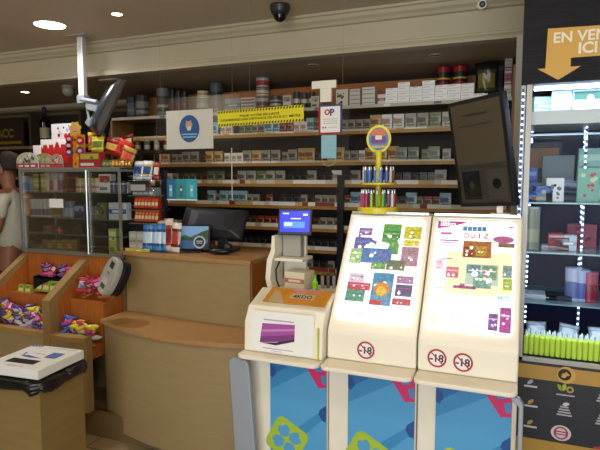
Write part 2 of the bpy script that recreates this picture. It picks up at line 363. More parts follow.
for q, x in enumerate((293.5, 301, 308.5)):
    tin((x, x + 7), 92 + q % 2, 108, f'small black and white tin, {["left", "middle", "right"][q]} of three beside the white bracket', ['1e1c20', 'c0bcb4', '28262a'], bands=((.35, .6, 1),))
boxy('tobacco_box', (311, 319), 96, 108, 'small white box just left of the white bracket', 'box', ['cfcabc', 'a8a090', '505050'], Z=TZ)
boxy('tobacco_box', (336, 348), 89, 106, 'white box with black symbols right of the white bracket', 'box', ['d8d4c8', '303030', '505050'], Z=TZ, style=3)
for j in range(4):
    boxy('tobacco_box', (349.5, 361), 0, 100, f'grey white flat box, {NTH[j]} in the right hand neighbour of the white symbol box', 'box', ['cfcbc0', 'a8a49a', '8a8880'], Z=TZ + .0305 * j, H_=.03, style=2)
for j in range(4):
    boxy('tobacco_box', (362, 376), 0, 100, f'pale flat box, {NTH[j]} in the pile closest left of the red trimmed box', 'box', ['d8d6cc', 'b0aca2', '98968c'], Z=TZ + .0325 * j, H_=.032, style=2)
boxy('tobacco_box', (377.5, 386), 94, 104, 'small white box with red trim left of the carton block', 'box', ['d8d2c8', '9c3c34', 'b0a89c'], Z=TZ, style=2)

def pouch(W, T, D, cols, name='candy_bag', seed=0, print_=True):
    """sealed pillow bag: flat crimped ends, bulging crumpled middle, printed band"""
    rnd = random.Random(seed); mb = MB(); nu, nv = 8, 10; ph = rnd.uniform(0, 6)
    def P(i, j, s):
        u = i / nu * 2 - 1; v = j / nv * 2 - 1; b = max(0, (1 - abs(u) ** 2.4)) * max(0, (1 - abs(v) ** 3.5)) ** .6
        return Vector((u * W / 2 * (1 - .05 * (1 - abs(v)) ), s * D / 2 * b * (1 + .18 * sin(5 * u + 4 * v + ph + s)), v * T / 2 + T / 2))
    for s in (-1, 1):
        vs = [P(i, j, s) for j in range(nv + 1) for i in range(nu + 1)]
        for j in range(nv):
            for i in range(nu):
                q = [j * (nu + 1) + i, j * (nu + 1) + i + 1, (j + 1) * (nu + 1) + i + 1, (j + 1) * (nu + 1) + i]
                mi = 0 if j in (0, nv - 1) else (1 if 3 <= j <= 6 and 1 <= i <= 6 else (2 if j in (2, 7) else 0))
                mb.add([vs[t] for t in q], [(0, 1, 2, 3) if s < 0 else (3, 2, 1, 0)], mi, True)
    o = mb.build(name, [col(q, rough=0.25) for q in (list(cols) + [cols[-1]] * 3)[:3]], norm=True); return o
for q, (x, y, wd, ht, cs, lb) in enumerate(((486, 104, .15, .24, ('1e2018', '6e6a24', '3a3c30'), 'black bag with yellow label slumped on the top board beside the cartons'),
                                          (493, 100, .15, .28, ('26262a', '3c3c50', '4c4c40'), 'dark foil bag behind the tilted screen, middle of the bag heap'),
                                          (501, 99, .13, .31, ('4a483c', '70705c', '26262a'), 'grey and black bag standing tallest in the bag heap on the top board'))):
    p = at(x, y, Y=SY + 0.04 + .075 * q); o = pouch(wd, ht, .06, cs, 'tobacco_bag', q); o.location = (p.x, p.y, TZ + 0.002); o.rotation_euler = (0.12, 0, .1 * q); tag(o, lb, 'bag')
zz = TZ
for j, (hh, cs, lb) in enumerate(((.085, ('c8c6c0', 'e0ded8', 'a0a0a0'), 'white box at the bottom of the pile beside the pillar'), (.10, ('9a5a66', 'c8b8b8', '704050'), 'pinkish printed box in the middle of the pile beside the pillar'), (.09, ('a8a49c', '4a4644', '8a8680'), 'grey printed box on top of the pile beside the pillar'))):
    boxy('tobacco_box', (504, 514.5), 0, 90, lb, 'box', cs, Z=zz, H_=hh, style=1); zz += hh + 0.0005

# ============================================================ COUNTER (two tiers, bowed front)
CT = 1.16
ct = empty('sales_counter', (-1.9, 2.8, 0), 'beige two tier sales counter with bowed front, wooden ledge and orange end panel', 'counter')
def bow(x0, x1, y0, ym, y1, n=16):   # arc through three points
    pts = []
    for i in range(n + 1):
        t = i / n; pts.append(Vector((x0 + (x1 - x0) * t, y0 * (1 - t) * (1 - 2 * t) + ym * 4 * t * (1 - t) + y1 * t * (2 * t - 1), 0)))
    return pts
def slab(mb, pts, yb, z0, z1, m=0, mf=None, close=True):
    mf = m if mf is None else mf; A = [Vector((p.x, p.y, z0)) for p in pts]; B = [Vector((p.x, p.y, z1)) for p in pts]
    mb.strip(A, B, mf, True)
    a0, a1 = pts[0], pts[-1]; q = [Vector((a1.x, yb, 0)), Vector((a0.x, yb, 0))]; P = pts + q
    n = len(P); top = [Vector((p.x, p.y, z1)) for p in P]; bot = [Vector((p.x, p.y, z0)) for p in P]
    mb.add(top, [tuple(range(n))], m); mb.add(bot, [tuple(reversed(range(n)))], m)
    k = len(pts)
    for i in range(k - 1, n): j = (i + 1) % n; mb.add([bot[i], bot[j], top[j], top[i]], [(0, 1, 2, 3)], m)
slab_l = bow(-2.425, -1.33, 2.60, 2.445, 2.50); slab_u = bow(-2.43, -1.45, 2.84, 2.79, 2.765)
mb = WM(ct); slab(mb, [p + Vector((0, .012, 0)) for p in slab_l], 2.86, 0.06, 0.725); mb.build('lower_front_panel', BEIGE, ct)
mb = WM(ct); slab(mb, bow(-2.435, -1.325, 2.59, 2.435, 2.49), 2.875, 0.725, 0.750); mb.build('ledge', EDGEW, ct, bevel=0.004)
mb = WM(ct); slab(mb, slab_u, 3.19, 0.750, 1.135); mb.build('upper_front_panel', BEIGE, ct)
mb = WM(ct); slab(mb, bow(-2.50, -1.44, 2.82, 2.77, 2.755), 3.22, 1.135, CT); mb.build('countertop', EDGEW, ct, bevel=0.004)
WM(ct).b2((-1.449, 2.78, 0.751), (-1.443, 3.19, 1.133)).build('end_panel', ORNG, ct)
mb = WM(ct); slab(mb, bow(-2.38, -1.40, 2.66, 2.56, 2.58), 3.1, 0, 0.06); mb.build('plinth', MATS['plinth'], ct)

# ---- on the counter
r = empty('computer_monitor', (at(207, 250, Y=3.02).x, 3.06, CT), 'black desktop monitor seen from behind on the counter, tilted back on its stand', 'monitor', rz=radians(8))
M = Matrix.Translation((0, 0.0, 0.13)) @ Matrix.Rotation(radians(-32), 4, 'X') @ Matrix.Rotation(radians(3), 4, 'Y')
mb = MB(M); mb.box((-.01, 0.03, .07), (.47, .02, .22)); mb.build('screen_panel', BLACK, r, bevel=.006)
mb = MB(M); A = []; n = 12
for (yy, hw, hh) in ((.02, .235, .11), (0, .228, .105), (-.035, .16, .07), (-.045, .10, .04)): A.append([Vector((x * hw, yy, .07 + z * hh)) for x, z in [(-1, -1), (0, -1), (1, -1), (1, 0), (1, 1), (0, 1), (-1, 1), (-1, 0), (-1, -1)]])
for a, b in zip(A, A[1:]): mb.strip(b, a, 0, False)
mb.add(A[-1][:-1], [tuple(range(8))]); mb.build('back_shell', DARK, r, norm=True, bevel=.01)
MB().box((.09, .01, .08), (.07, .03, .16)).box((.09, 0.0, .008), (.2, .16, .016)).build('stand', BLACK, r, bevel=.006)
MB(M).box((.0, -.041, .075), (.05, .002, .012)).build('badge', col('8a8c90'), r)
r = empty('customer_display', (at(193, 249, Y=2.93).x, 2.93, CT), 'small black display showing a lake picture, standing on the counter', 'display', rz=radians(14)); r.scale = (1.16, 1.16, 1.16)
M = Matrix.Translation((0, 0, .012)) @ Matrix.Rotation(radians(-10), 4, 'X')
MB(M).box((0, .01, .075), (.192, .018, .145)).build('housing', BLACK, r, bevel=.004)
mb = MB(M); fr = front(0, 0.001, 0.004); mb.prism(rect(-.086, .006, .086, .134), fr, .001, 0)
mb.prism([(-.086, .07), (-.05, .085), (-.02, .072), (.02, .09), (.086, .1), (.086, .134), (-.086, .134)], fr, .0004, 1, .001)
mb.prism([(-.086, .06), (-.04, .075), (.0, .068), (.04, .1), (.086, .115), (.086, .06), (.03, .05), (-.03, .052)], fr, .0004, 2, .0014)
mb.prism([(0.0, .006), (.086, .006), (.086, .04), (.04, .032)], fr, .0004, 4, .0014)
mb.prism(circ(.036, 24, .036, .044), fr, .0004, 3, .0018); mb.prism(circ(.027, 24, .036, .044), fr, .0004, 4, .0022)
mb.prism(rect(.018, .046, .054, .052), fr, .0004, 3, .0026); mb.prism(rect(.02, .036, .052, .041), fr, .0004, 3, .0026)
mb.build('screen', [col('34587c', emit=.15), col('6c90b4', emit=.2), col('34502c', emit=.1), col('98a0a8', emit=.15), col('222e38', emit=.08)], r)
MB().box((0, .03, .006), (.1, .08, .012)).build('foot', BLACK, r, bevel=.003)
r = empty('barcode_scanner', (at(219, 249, Y=2.90).x, 2.92, CT), 'black handheld scanner lying on the counter right of the small display', 'scanner', rz=radians(15))
MB().ball((0, 0, .022), (.075, .035, .0215), 16).build('body', BLACK, r)
MB().ball((.05, 0, .05), (.03, .026, .024), 12).rod((.03, 0, .03), (.05, 0, .05), .018).build('scan_head', DARK, r)
MB().tube([(-.05, 0, .02), (-.09, .05, .008), (-.06, .12, .006), (0, .15, .006)], .004).build('cable', BLACK, r)

# ---- hanging candy rack at the counter's left end
rk = empty('candy_rack', (-2.27, 2.93, CT), 'wire and clear plastic candy rack standing at the left end of the counter', 'rack')
mb = WM(rk); RX0, RX1, RY0, RY1 = -2.405, -2.19, 2.855, 3.02
mb.b2((-2.195, 2.93, CT), (-2.165, 2.96, 1.70)); mb.b2((-2.4, 2.87, CT), (-2.16, 3.02, CT + .01)); mb.build('post', BLACK, rk)
levels = [CT + .02, 1.345, 1.435, 1.53, 1.63]
for z in levels[1:]:
    mb = WM(rk)
    for a, b in (((RX0, RY0, z), (RX1, RY0, z)), ((RX0, RY1, z), (RX1, RY1, z)), ((RX0, RY0, z), (RX0, RY1, z)), ((RX1, RY0, z), (RX1, RY1, z)), ((RX0, RY0, z + .03), (RX1, RY0, z + .03)), ((RX1, RY0, z), (RX1 + .02, 2.94, z))): mb.rod(a, b, .0022, 6)
    for q in range(1, 6): x = RX0 + (RX1 - RX0) * q / 6; mb.rod((x, RY0, z), (x, RY1, z), .0014, 5)
    mb.build('wire_basket', STEEL, rk)
WM(rk).b2((RX0 - .004, RY0 - .006, 1.55), (RX1 - .02, RY0 - .004, 1.62)).build('clear_pocket', CELLO, rk)
mb = WM(rk); fr = (Vector((-2.31, RY0 - .0065, 1.585)), X3, Z3, -Y3); mb.prism(rect(-.07, -.02, .05, .02), fr, .0006); mb.build('pocket_label', col('9ea09c'), rk)
def packet(name, cols, W, T, D, style=0):
    mb = MB(); mb.box((0, 0, T / 2), (W, D, T)); fr = front(0, -D / 2, 0)
    if style == 0: mb.prism(rect(-W * .4, T * .2, W * .4, T * .55), fr, .0004, 1); mb.prism([(-W * .3, T * .6), (W * .3, T * .7), (W * .3, T * .85), (-W * .3, T * .75)], fr, .0004, 2)
    else:
        for q in range(3): mb.prism(rect(-W * .45, T * (.1 + .3 * q), W * .45, T * (.26 + .3 * q)), fr, .0004, 1 + q % 2)
    return mb.build(name, [col(c, rough=.3) for c in cols], bevel=min(W, D) * .12)
def row(name, cols, dims, pts, label, cat, group, style=0, rz=0.0, rx=0.0):
    src = packet(name, cols, *dims, style=style)
    for i, p in enumerate(pts):
        o = src if i == 0 else src.copy()
        if i: C.objects.link(o)
        o.location = p; o.rotation_euler = (rx, 0, rz + random.uniform(-.05, .05)); tag(o, label if len(pts) == 1 else label, cat, group if len(pts) > 1 else None)
RYm = 2.93
row('candy_packet', ('b03020', 'e0c8a0', 'c8762c'), (.027, .075, .07), [(-2.385 + .028 * i, RYm, levels[2] + .004) for i in range(7)], 'red and cream candy packet in the upper red row of the rack', 'candy packet', 'upper red candy packets', rx=-.22)
row('candy_packet', ('a83a20', 'd8b890', 'd8a040'), (.027, .075, .07), [(-2.385 + .028 * i, RYm, levels[1] + .004) for i in range(7)], 'orange red candy packet in the lower red row of the rack', 'candy packet', 'lower orange red candy packets', rx=-.22)
row('gum_packet', ('8c9498', 'c8ccc8', '606870'), (.04, .05, .08), [(-2.38 + .044 * i, RYm, levels[3] + .004) for i in range(4)], 'grey gum packet behind the clear pocket of the rack', 'gum packet', 'grey gum packets')
for q, (cs, lb) in enumerate(((('d8dce0', '24447c', '8aa0c0'), 'white and blue bag on top of the candy rack, left one'), (('d4d8dc', '2a4c88', 'c8b040'), 'white and blue bag with yellow foot on top of the candy rack'), (('a83c3c', 'd8c8b8', '5a2a2a'), 'red and cream packet on the rack top beside the blue bags'))):
    o = pouch((.085, .085, .05)[q], (.13, .13, .12)[q], .03, cs, 'mint_bag', 20 + q); o.location = (-2.365 + .075 * q, 2.9, levels[4] + .004); o.rotation_euler = (-.15, .05, 0); tag(o, lb, 'bag')
# bottom of the rack : wafer box and magazines of sweets
r = empty('display_box', (-2.33, 2.87, CT + .0), 'clear tray of grey gum packs at the counter corner with yellow rim', 'display tray')
mb = WM(r); mb.b2((-2.425, 2.83, CT), (-2.27, 2.95, CT + .006)); mb.b2((-2.425, 2.83, CT), (-2.27, 2.834, CT + .02)); mb.build('tray', col('c8b850'), r)
for i in range(2):
    for j in range(2):
        row('gum_box', ('a8a498', 'b8b4a8', '88857a'), (.06, .12, .018), [(-2.385 + .064 * i, 2.87 + .03 * j, CT + .008 + .0)], f'grey gum box in the clear tray, {["left", "right"][i]} of the {["front", "rear"][j]} row', 'gum box', None, style=1)
def snack(name, px, y0, y1, cs, lb, Y, seed, lean=0.0, rz=0.0):
    a = at(px[0], y1, Y=Y); b = at(px[1], y0, Y=Y); o = pouch(b.x - a.x, b.z - CT, .025, cs, name, seed); o.location = ((a.x + b.x) / 2, Y, CT + .002); o.rotation_euler = (-.1, lean, rz); return tag(o, lb, 'snack bag')
for q in range(5): snack('gum_bag', (142 + 4.5 * q, 148 + 4.5 * q), 224, 248, (('3878b8', 'a8c8e0', '2a5088'), ('5c98c8', 'd8e4ec', '2a5088'))[q % 2], f'blue and white gum bag, {["first", "second", "third", "fourth", "fifth"][q]} from the left in the row beside the snack bags', 2.86, 30 + q)
snack('wafer_bag', (158, 168), 221, 248, ('d8ccc0', '9c3428', '4a2c22'), 'white and red snack bag leaning left beside the lake display', 2.88, 41, -.12)
snack('wafer_bag', (164, 173), 219, 249, ('d0c4b8', '7a2c24', 'b04030'), 'white snack bag with dark red print, middle of three', 2.865, 42, -.05)
snack('wafer_bag', (170, 179), 223, 249, ('dcd4cc', 'b04434', '5a3028'), 'white and red snack bag, rightmost, touching the lake display', 2.85, 43, .05)
for q, (x, cs) in enumerate(((138, ('c8cc40', 'e8e8a0', '5878b0')), (147, ('d8d040', '6c98c0', 'e0e0c0')))):
    a = at(x, 238, Y=2.84); row('sticker_pack', cs, (.05, .02, .004), [(a.x, 2.832, CT + .001)], f'yellow price card standing before the gum bags, {["left", "right"][q]} one', 'card', None)

# ---- change machine (oval cash device) hanging over the candy bins
cm = empty('payment_device', (-2.385, 2.59, 0.905), 'grey oval payment device with black back, small screen and slot, tilted above the candy bins', 'payment device')
M = Matrix.Rotation(radians(-22), 4, 'Z') @ Matrix.Rotation(radians(-20), 4, 'X') @ Matrix.Rotation(radians(14), 4, 'Y')
ol = [(.088 * (abs(cos(a)) ** .72) * (1 if cos(a) > 0 else -1), .005 + .125 + .125 * (abs(sin(a)) ** .8) * (1 if sin(a) > 0 else -1)) for a in [2 * pi * i / 32 for i in range(32)]]
fr = (M @ Vector((0, 0, 0)), (M @ X3), (M @ Z3), (M @ -Y3))
MB().prism(ol, fr, .045).build('front_shell', GREYP, cm, bevel=.014, seg=3)
MB().prism([(u * .95, .01 + v * .95) for u, v in ol], fr, .055, 0, -.057).build('back_shell', BLACK, cm, bevel=.01)
mb = MB(); mb.prism(rect(-.02, .185, .03, .225), fr, .002, 0, .045); mb.build('screen', col('202428'), cm)
mb = MB(); mb.prism(rect(-.035, .045, .025, .075), fr, .002, 0, .045); mb.build('slot', col('4c4c48'), cm)
mb = MB(); mb.prism(rrect(.075, .10, .01, cx=-.003, cy=.065), fr, .0012, 0, .045); mb.prism(circ(.006, 10, -.01, .15), fr, .003, 1, .045); mb.prism(circ(.006, 10, .01, .15), fr, .003, 1, .045); mb.build('tray_plate', [col('b0aea4'), col('606060')], cm)

# ============================================================ CANDY BINS AND THEIR BASE
BX0, BX1, BYF, BYB = -3.36, -2.45, 2.47, 2.82
bn = empty('candy_bin_stand', (-2.9, 2.6, 0), 'beige stand of sloping open candy bins with orange inner walls', 'candy bins')
WM(bn).b2((BX0, 2.60, 0), (BX1 - .01, 3.2, .17)).build('plinth', MATS['plinth'], bn)
for a, b, nm in ((BX0, -2.78, 'left'), (-2.78, BX1, 'right')):
    mb = WM(bn); P = bow(a + .001, b - .001, BYF + .02, BYF + (-.0 if nm == 'left' else -.015), BYF + .01); slab(mb, P, BYF + .06, .17, .62); mb.build('front_panel', BEIGE, bn)
    mb = WM(bn); slab(mb, [p - Vector((0, .006, 0)) for p in P], BYF + .06, .62, .655); mb.build('front_lip', mat('pale_wood_lip', 'a8854e', .45, noise=.12, scale=8), bn)
def bin_wall(x0, x1, name='divider', m=None):
    mb = WM(bn); pr = [(BYF + .0, .17), (BYF + .0, .865), (BYB, 1.10), (BYB, .17)]
    mb.add([Vector((x, y, z)) for x in (x0, x1) for y, z in pr], [(3, 2, 1, 0), (4, 5, 6, 7), (0, 1, 5, 4), (1, 2, 6, 5), (2, 3, 7, 6), (3, 0, 4, 7)]); mb.build(name, m or [mat('bin_wood', '97794a', .45, noise=.12, scale=8)], bn)
bin_wall(-2.80, -2.735); bin_wall(BX0, BX0 + .05, 'side_panel')
for x in (-2.734, -2.8035, BX0 + .051): WM(bn).add([Vector((x + d, y, z)) for d in (0, .002) for y, z in [(BYF + .07, .50), (BYF + .07, .86), (BYB, 1.06), (BYB, .50)]], [(3, 2, 1, 0), (4, 5, 6, 7), (0, 1, 5, 4), (1, 2, 6, 5), (2, 3, 7, 6), (3, 0, 4, 7)]).build('inner_lining', ORNG, bn)
WM(bn).b2((BX0 + .05, BYB, .5), (BX1 - .01, BYB + .02, 1.11)).build('back_panel', ORNG, bn)
WM(bn).b2((BX0, BYB + .02, .17), (BX1 - .01, 3.22, 1.11)).build('rear_box', BEIGE, bn)
for a, b in ((BX0 + .05, -2.80), (-2.735, BX1 - .01)):
    mb = WM(bn); mb.add([Vector((x, y, z)) for x in (a, b) for y, z in [(BYF + .06, .50), (BYF + .06, .56), (BYF + .18, .58), (BYF + .18, .83), (BYB, .87), (BYB, .50)]], [(0, 1, 2, 3, 4, 5), (11, 10, 9, 8, 7, 6), (0, 6, 7, 1), (1, 7, 8, 2), (2, 8, 9, 3), (3, 9, 10, 4), (4, 10, 11, 5), (5, 11, 6, 0)]); mb.build('bin_floor', ORNG, bn, norm=True)
    WM(bn).b2((a, BYF + .172, .56), (b, BYF + .179, .85)).build('inner_divider', ORNG, bn)
CC = {'pink': ('d03c88', 'f0b0d0', '803058'), 'yellow': ('e0cc38', 'f4ecb0', 'a88428'), 'blue': ('3c5cc0', 'a8b8e8', '28387c'), 'purple': ('5a3c80', 'b0a0c8', '382858'), 'white': ('d0d0d8', '9a7ab0', 'a8a8c0'), 'red': ('a83038', 'd8a890', '601820'), 'green': ('8a9c30', 'd0d880', '485820')}
cproto = {}
def candy(colr, p, rot, label, group, sc=1.0):
    if colr not in cproto: cproto[colr] = o = pouch(.085, .07, .034, CC[colr], 'candy_bag', len(cproto) + 3)
    else: o = cproto[colr].copy(); C.objects.link(o)
    o.location = p; o.rotation_euler = rot; o.scale = (sc, sc, sc); return tag(o, label, 'candy bag', group)
def heap(x0, x1, y0, y1, z0, dz, cols, where, n, seed):
    rnd = random.Random(seed); nx = max(2, int((x1 - x0) / .055)); ny = max(1, int((y1 - y0) / .05))
    for k in range(n):
        i = k % nx; j = (k // nx) % ny; l = k // (nx * ny); c = rnd.choice(cols)
        p = (x0 + (x1 - x0) * (i + .5) / nx + rnd.uniform(-.012, .012), y0 + (y1 - y0) * (j + .5) / ny + rnd.uniform(-.012, .012), z0 + .024 * l + .03 + rnd.uniform(0, dz))
        candy(c, p, (pi / 2 - rnd.uniform(.5, 1.3), rnd.uniform(-.5, .5), rnd.uniform(-1.2, 1.2)) if l else (pi / 2 - rnd.uniform(.1, .6), rnd.uniform(-.2, .2), rnd.uniform(-1.2, 1.2)), f'{c} candy bag lying in the {where}', f'{c} bags in the {where}', rnd.uniform(.85, 1.1))
heap(-2.715, -2.475, BYF + .07, BYF + .15, .57, .02, ['pink', 'yellow', 'blue', 'white', 'yellow', 'blue', 'pink'], 'front of the right candy bin', 17, 1)
heap(-3.27, -2.83, BYF + .07, BYF + .15, .57, .02, ['yellow', 'purple', 'purple', 'pink', 'white'], 'front of the left candy bin', 44, 2)
heap(-2.71, -2.49, BYF + .21, BYB - .06, .835, .02, ['white', 'red', 'pink', 'red'], 'rear of the right candy bin', 10, 3)
heap(-3.10, -2.83, BYB - .05, BYB - .02, .93, .01, ['pink', 'red', 'purple'], 'rear of the left candy bin', 9, 4)
r = empty('candy_carton', (-2.99, 2.745, .872), 'open black display carton standing in the left candy bin', 'carton', rz=.1)
mb = MB(); W, D, T = .26, .09, .11
for a, b in (((-W / 2, -D / 2, 0), (W / 2, -D / 2 + .004, T * .7)), ((-W / 2, D / 2 - .004, 0), (W / 2, D / 2, T)), ((-W / 2, -D / 2, 0), (-W / 2 + .004, D / 2, T * .85)), ((W / 2 - .004, -D / 2, 0), (W / 2, D / 2, T * .85)), ((-W / 2, -D / 2, 0), (W / 2, D / 2, .004))): mb.b2(a, b)
mb.build('body', BLACK, r)
for q, x in enumerate((-3.07, -3.005, -2.94, -2.875)):
    row('candy_box', (('8a9a38', 'd0d088', '586820'), ('90a040', 'c8c890', 'b05838'))[q % 2], (.06, .08, .03), [(x, 2.70, .858)], f'green candy box, {["first", "second", "third", "fourth"][q]} from left in the row before the black carton', 'candy box', None, rx=-.2)
for q, x in enumerate((-3.21, -3.145)):
    row('candy_box', ('9aa038', 'd0cc80', '6a7020'), (.052, .06, .03), [(x, 2.672, .842)], f'yellow green candy box below the green row, {["left", "right"][q]} one', 'candy box', None, rx=-.2)

# ============================================================ GLASS CABINET
CX0, CX1, CYF, CYB, CZ0, CZ1 = -3.345, -2.43, 2.80, 3.12, 1.112, 1.715
gc = empty('glass_cabinet', (-2.9, 2.95, CZ0), 'aluminium framed glass cabinet with sliding doors on top of the candy bins', 'glass cabinet')
mb = WM(gc); t = .014
for x in (CX0, CX1 - t):
    for y in (CYF, CYB - t): mb.b2((x, y, CZ0), (x + t, y + t, CZ1))
for z in (CZ0, CZ1 - .024):
    for y in (CYF, CYB - t): mb.b2((CX0 + t, y, z), (CX1 - t, y + t, z + .024))
    for x in (CX0, CX1 - t): mb.b2((x, CYF + t, z), (x + t, CYB - t, z + t))
mb.build('frame', ALU, gc)
WM(gc).b2((CX0 + .002, CYF + .002, CZ1 - .001), (CX1 - .002, CYB - .002, CZ1 + .004)).build('top_panel', mat('grey_top', '8c8c84', .4), gc)
WM(gc).b2((CX0 + t, CYF + t, CZ0 + .002), (CX1 - t, CYB - t, CZ0 + .010)).build('bottom_panel', SHELFW, gc)
WM(gc).b2((CX0 + t, CYB - .008, CZ0 + t), (CX1 - t, CYB - .004, CZ1 - t)).build('back_panel', mat('dark_back', '3a3834', .6, noise=.2), gc)
xs = at(88.5, 200, Y=2.81).x
d1 = WM(gc).b2((CX0 + t, CYF + .012, CZ0 + t), (xs + .03, CYF + .016, CZ1 - t)).build('sliding_door', GLASS, gc)
d2 = WM(gc).b2((xs - .01, CYF + .004, CZ0 + t), (CX1 - t, CYF + .008, CZ1 - t)).build('sliding_door', GLASS, gc)
WM(gc).rod((xs - .004, CYF - .002, CZ0 + t), (xs - .004, CYF - .002, CZ1 - t), .006, 16).build('door_glint_rod', mat('glint_metal', 'ffffff', .3, metal=.9), d2)  # added bright rod, stands in for a reflection on the door glass
CSZ = [CZ0 + .011, at(50, 233.5, Y=2.83).z, at(50, 217.5, Y=2.83).z, at(50, 192, Y=2.83).z]
for z in CSZ[1:]: WM(gc).b2((CX0 + t, CYF + .03, z - .006), (CX1 - t, CYB - .01, z)).build('glass_shelf', mat('shelf_glass_edge', '5c6c68', .2, spec=.6), gc)
def cab(px, y0, lev, cs, lb, cat='box', name='product_box', style=0, d=.05, Y=2.85):
    return boxy(name, px, y0, 250, lb, cat, cs, d=d, Y=Y, Z=CSZ[lev] + .0005, style=style)
def cabtin(px, y0, lev, cs, lb, cat='jar', name='product_jar', Y=2.87, bands=((.1, .6, 1),)):
    return tin(px, y0, 250, lb, cs, cat, Y=Y, Z=CSZ[lev] + .0005, name=name, bands=bands)
cabtin((25, 30), 176, 3, ('8a9498', '305878', 'a8a8a0'), 'small grey and blue bottle, leftmost on the cabinet top shelf')
cabtin((31, 35.5), 178, 3, ('7c8088', '3c5c90', 'b0b0b0'), 'small silver blue bottle second from left on the cabinet top shelf')
cab((36, 40.5), 174, 3, ('a89c40', '6a7830', 'd0c880'), 'yellow green box on the cabinet top shelf, left of its twin', style=1)
cab((41, 45.5), 174, 3, ('a8a048', '70803a', 'c8c080'), 'yellow green box on the cabinet top shelf, right of its twin', style=1)
for q in range(4): cabtin((49 + 4 * q, 52.6 + 4 * q), 171.5 + q % 2, 3, (('a89088', 'c8b0a8', '703838'), ('98888c', '7a3c40', 'c0b0b0'))[q % 2], f'pinkish bottle, {["first", "second", "third", "fourth"][q]} of four on the cabinet top shelf')
for q in range(3): cab((66.5 + 4 * q, 70 + 4 * q), 175, 3, ('5a2830', '8a4048', '382028'), f'dark red box, {["first", "second", "third"][q]} of three left of the yellow topped jars', style=1)
for q, x in enumerate((79.5, 84.5, 91.5, 96.5)): cabtin((x, x + 4.6), 178, 3, ('a8a050', 'b8a898', 'a85040'), f'jar with yellow top and cream label, {["first", "second", "third", "fourth"][q]} of four on the cabinet top shelf', bands=((.1, .7, 1), (.3, .45, 2)))
cab((101, 110.5), 174, 3, ('c8c0b8', 'a02830', '607078'), 'white box with red top on the cabinet top shelf', style=0)
for q, x in enumerate((113, 117.5, 122)): cabtin((x, x + 4.2), 181, 3, ('30343a', '484c58', 'a8a8b0'), f'small dark jar, {["first", "second", "third"][q]} of three at the right of the cabinet top shelf', bands=((.1, .6, 1), (.7, .8, 2)))
cabtin((25, 31), 193, 2, ('a0683c', 'c08048', 'b8a888'), 'tall orange bottle at the left of the cabinet middle shelf', bands=((.1, .5, 1), (.8, .86, 2)))
for q in range(5): cabtin((33 + 4 * q, 36.7 + 4 * q), 199, 2, ('b0aea4', '5c5058', 'a8a49c'), f'white capped jar, {["first", "second", "third", "fourth", "fifth"][q]} in the row on the cabinet middle shelf', bands=((.1, .45, 1),))
boxy('white_rectangle', (49.5, 63), 199, 207.5, 'bright white rectangle on the cabinet door glass', 'card', ('eef0f0', 'dfe3e6', 'c0c8d0'), d=.001, Y=CYF + .0028 + .0075, H_=None, style=9)  # thin bright white rectangle at the door glass
cab((53, 60.5), 206, 2, ('8a744c', 'a89060', '5a4a30'), 'tan box behind the white rectangle', style=1)
for q, x in enumerate((65, 70)): cabtin((x, x + 4), 201, 2, ('68747c', '8a949c', '3a4450'), f'grey blue bottle, {["left", "right"][q]} of two right of the price card')
cab((75, 84), 205, 2, ('2c3c60', '8a98b0', '1a2038'), 'dark blue box left of the bright door glint', style=0)
cab((92, 98), 206, 2, ('6a7068', '98968c', '484c48'), 'grey box on the cabinet middle shelf right of the bright door glint', style=2)
cab((98.6, 106), 203, 2, ('5c5c40', '8c8850', '2c3020'), 'olive printed box on the cabinet middle shelf', style=3)
cab((110, 126), 203, 2, ('a8b0b4', '30508c', 'c8ccd0'), 'large white box with a blue stripe on the cabinet middle shelf', style=2)
cab((44, 51), 226, 1, ('6c4c38', '8a6a50', '3a2c22'), 'brown box on the low cabinet shelf', style=1)
cabtin((57, 63.5), 227, 1, ('5a1c20', 'b82830', '301418'), 'dark jar with a red label on the low cabinet shelf', bands=((.3, .7, 1),))
for q, x in enumerate((72, 77.5)): cab((x, x + 4.6), 223, 1, ('202428', '383c40', '18181c'), f'black box, {["left", "right"][q]} of two on the low cabinet shelf', style=2)
for q in range(7): cab((42 + 5 * q, 46.4 + 5 * q), 239.5 + q % 2, 0, (('6c5a34', '8a7c4a', 'a04030'), ('7a6c40', '4c5a34', 'b09850'))[q % 2], f'olive snack pack, {["first", "second", "third", "fourth", "fifth", "sixth", "seventh"][q]} from left on the cabinet floor', 'snack pack', 'snack_pack', 1, d=.03)
cab((109, 116), 229, 0, ('98a050', 'c8c888', '6a7030'), 'yellow green box at the right of the cabinet floor', style=0)

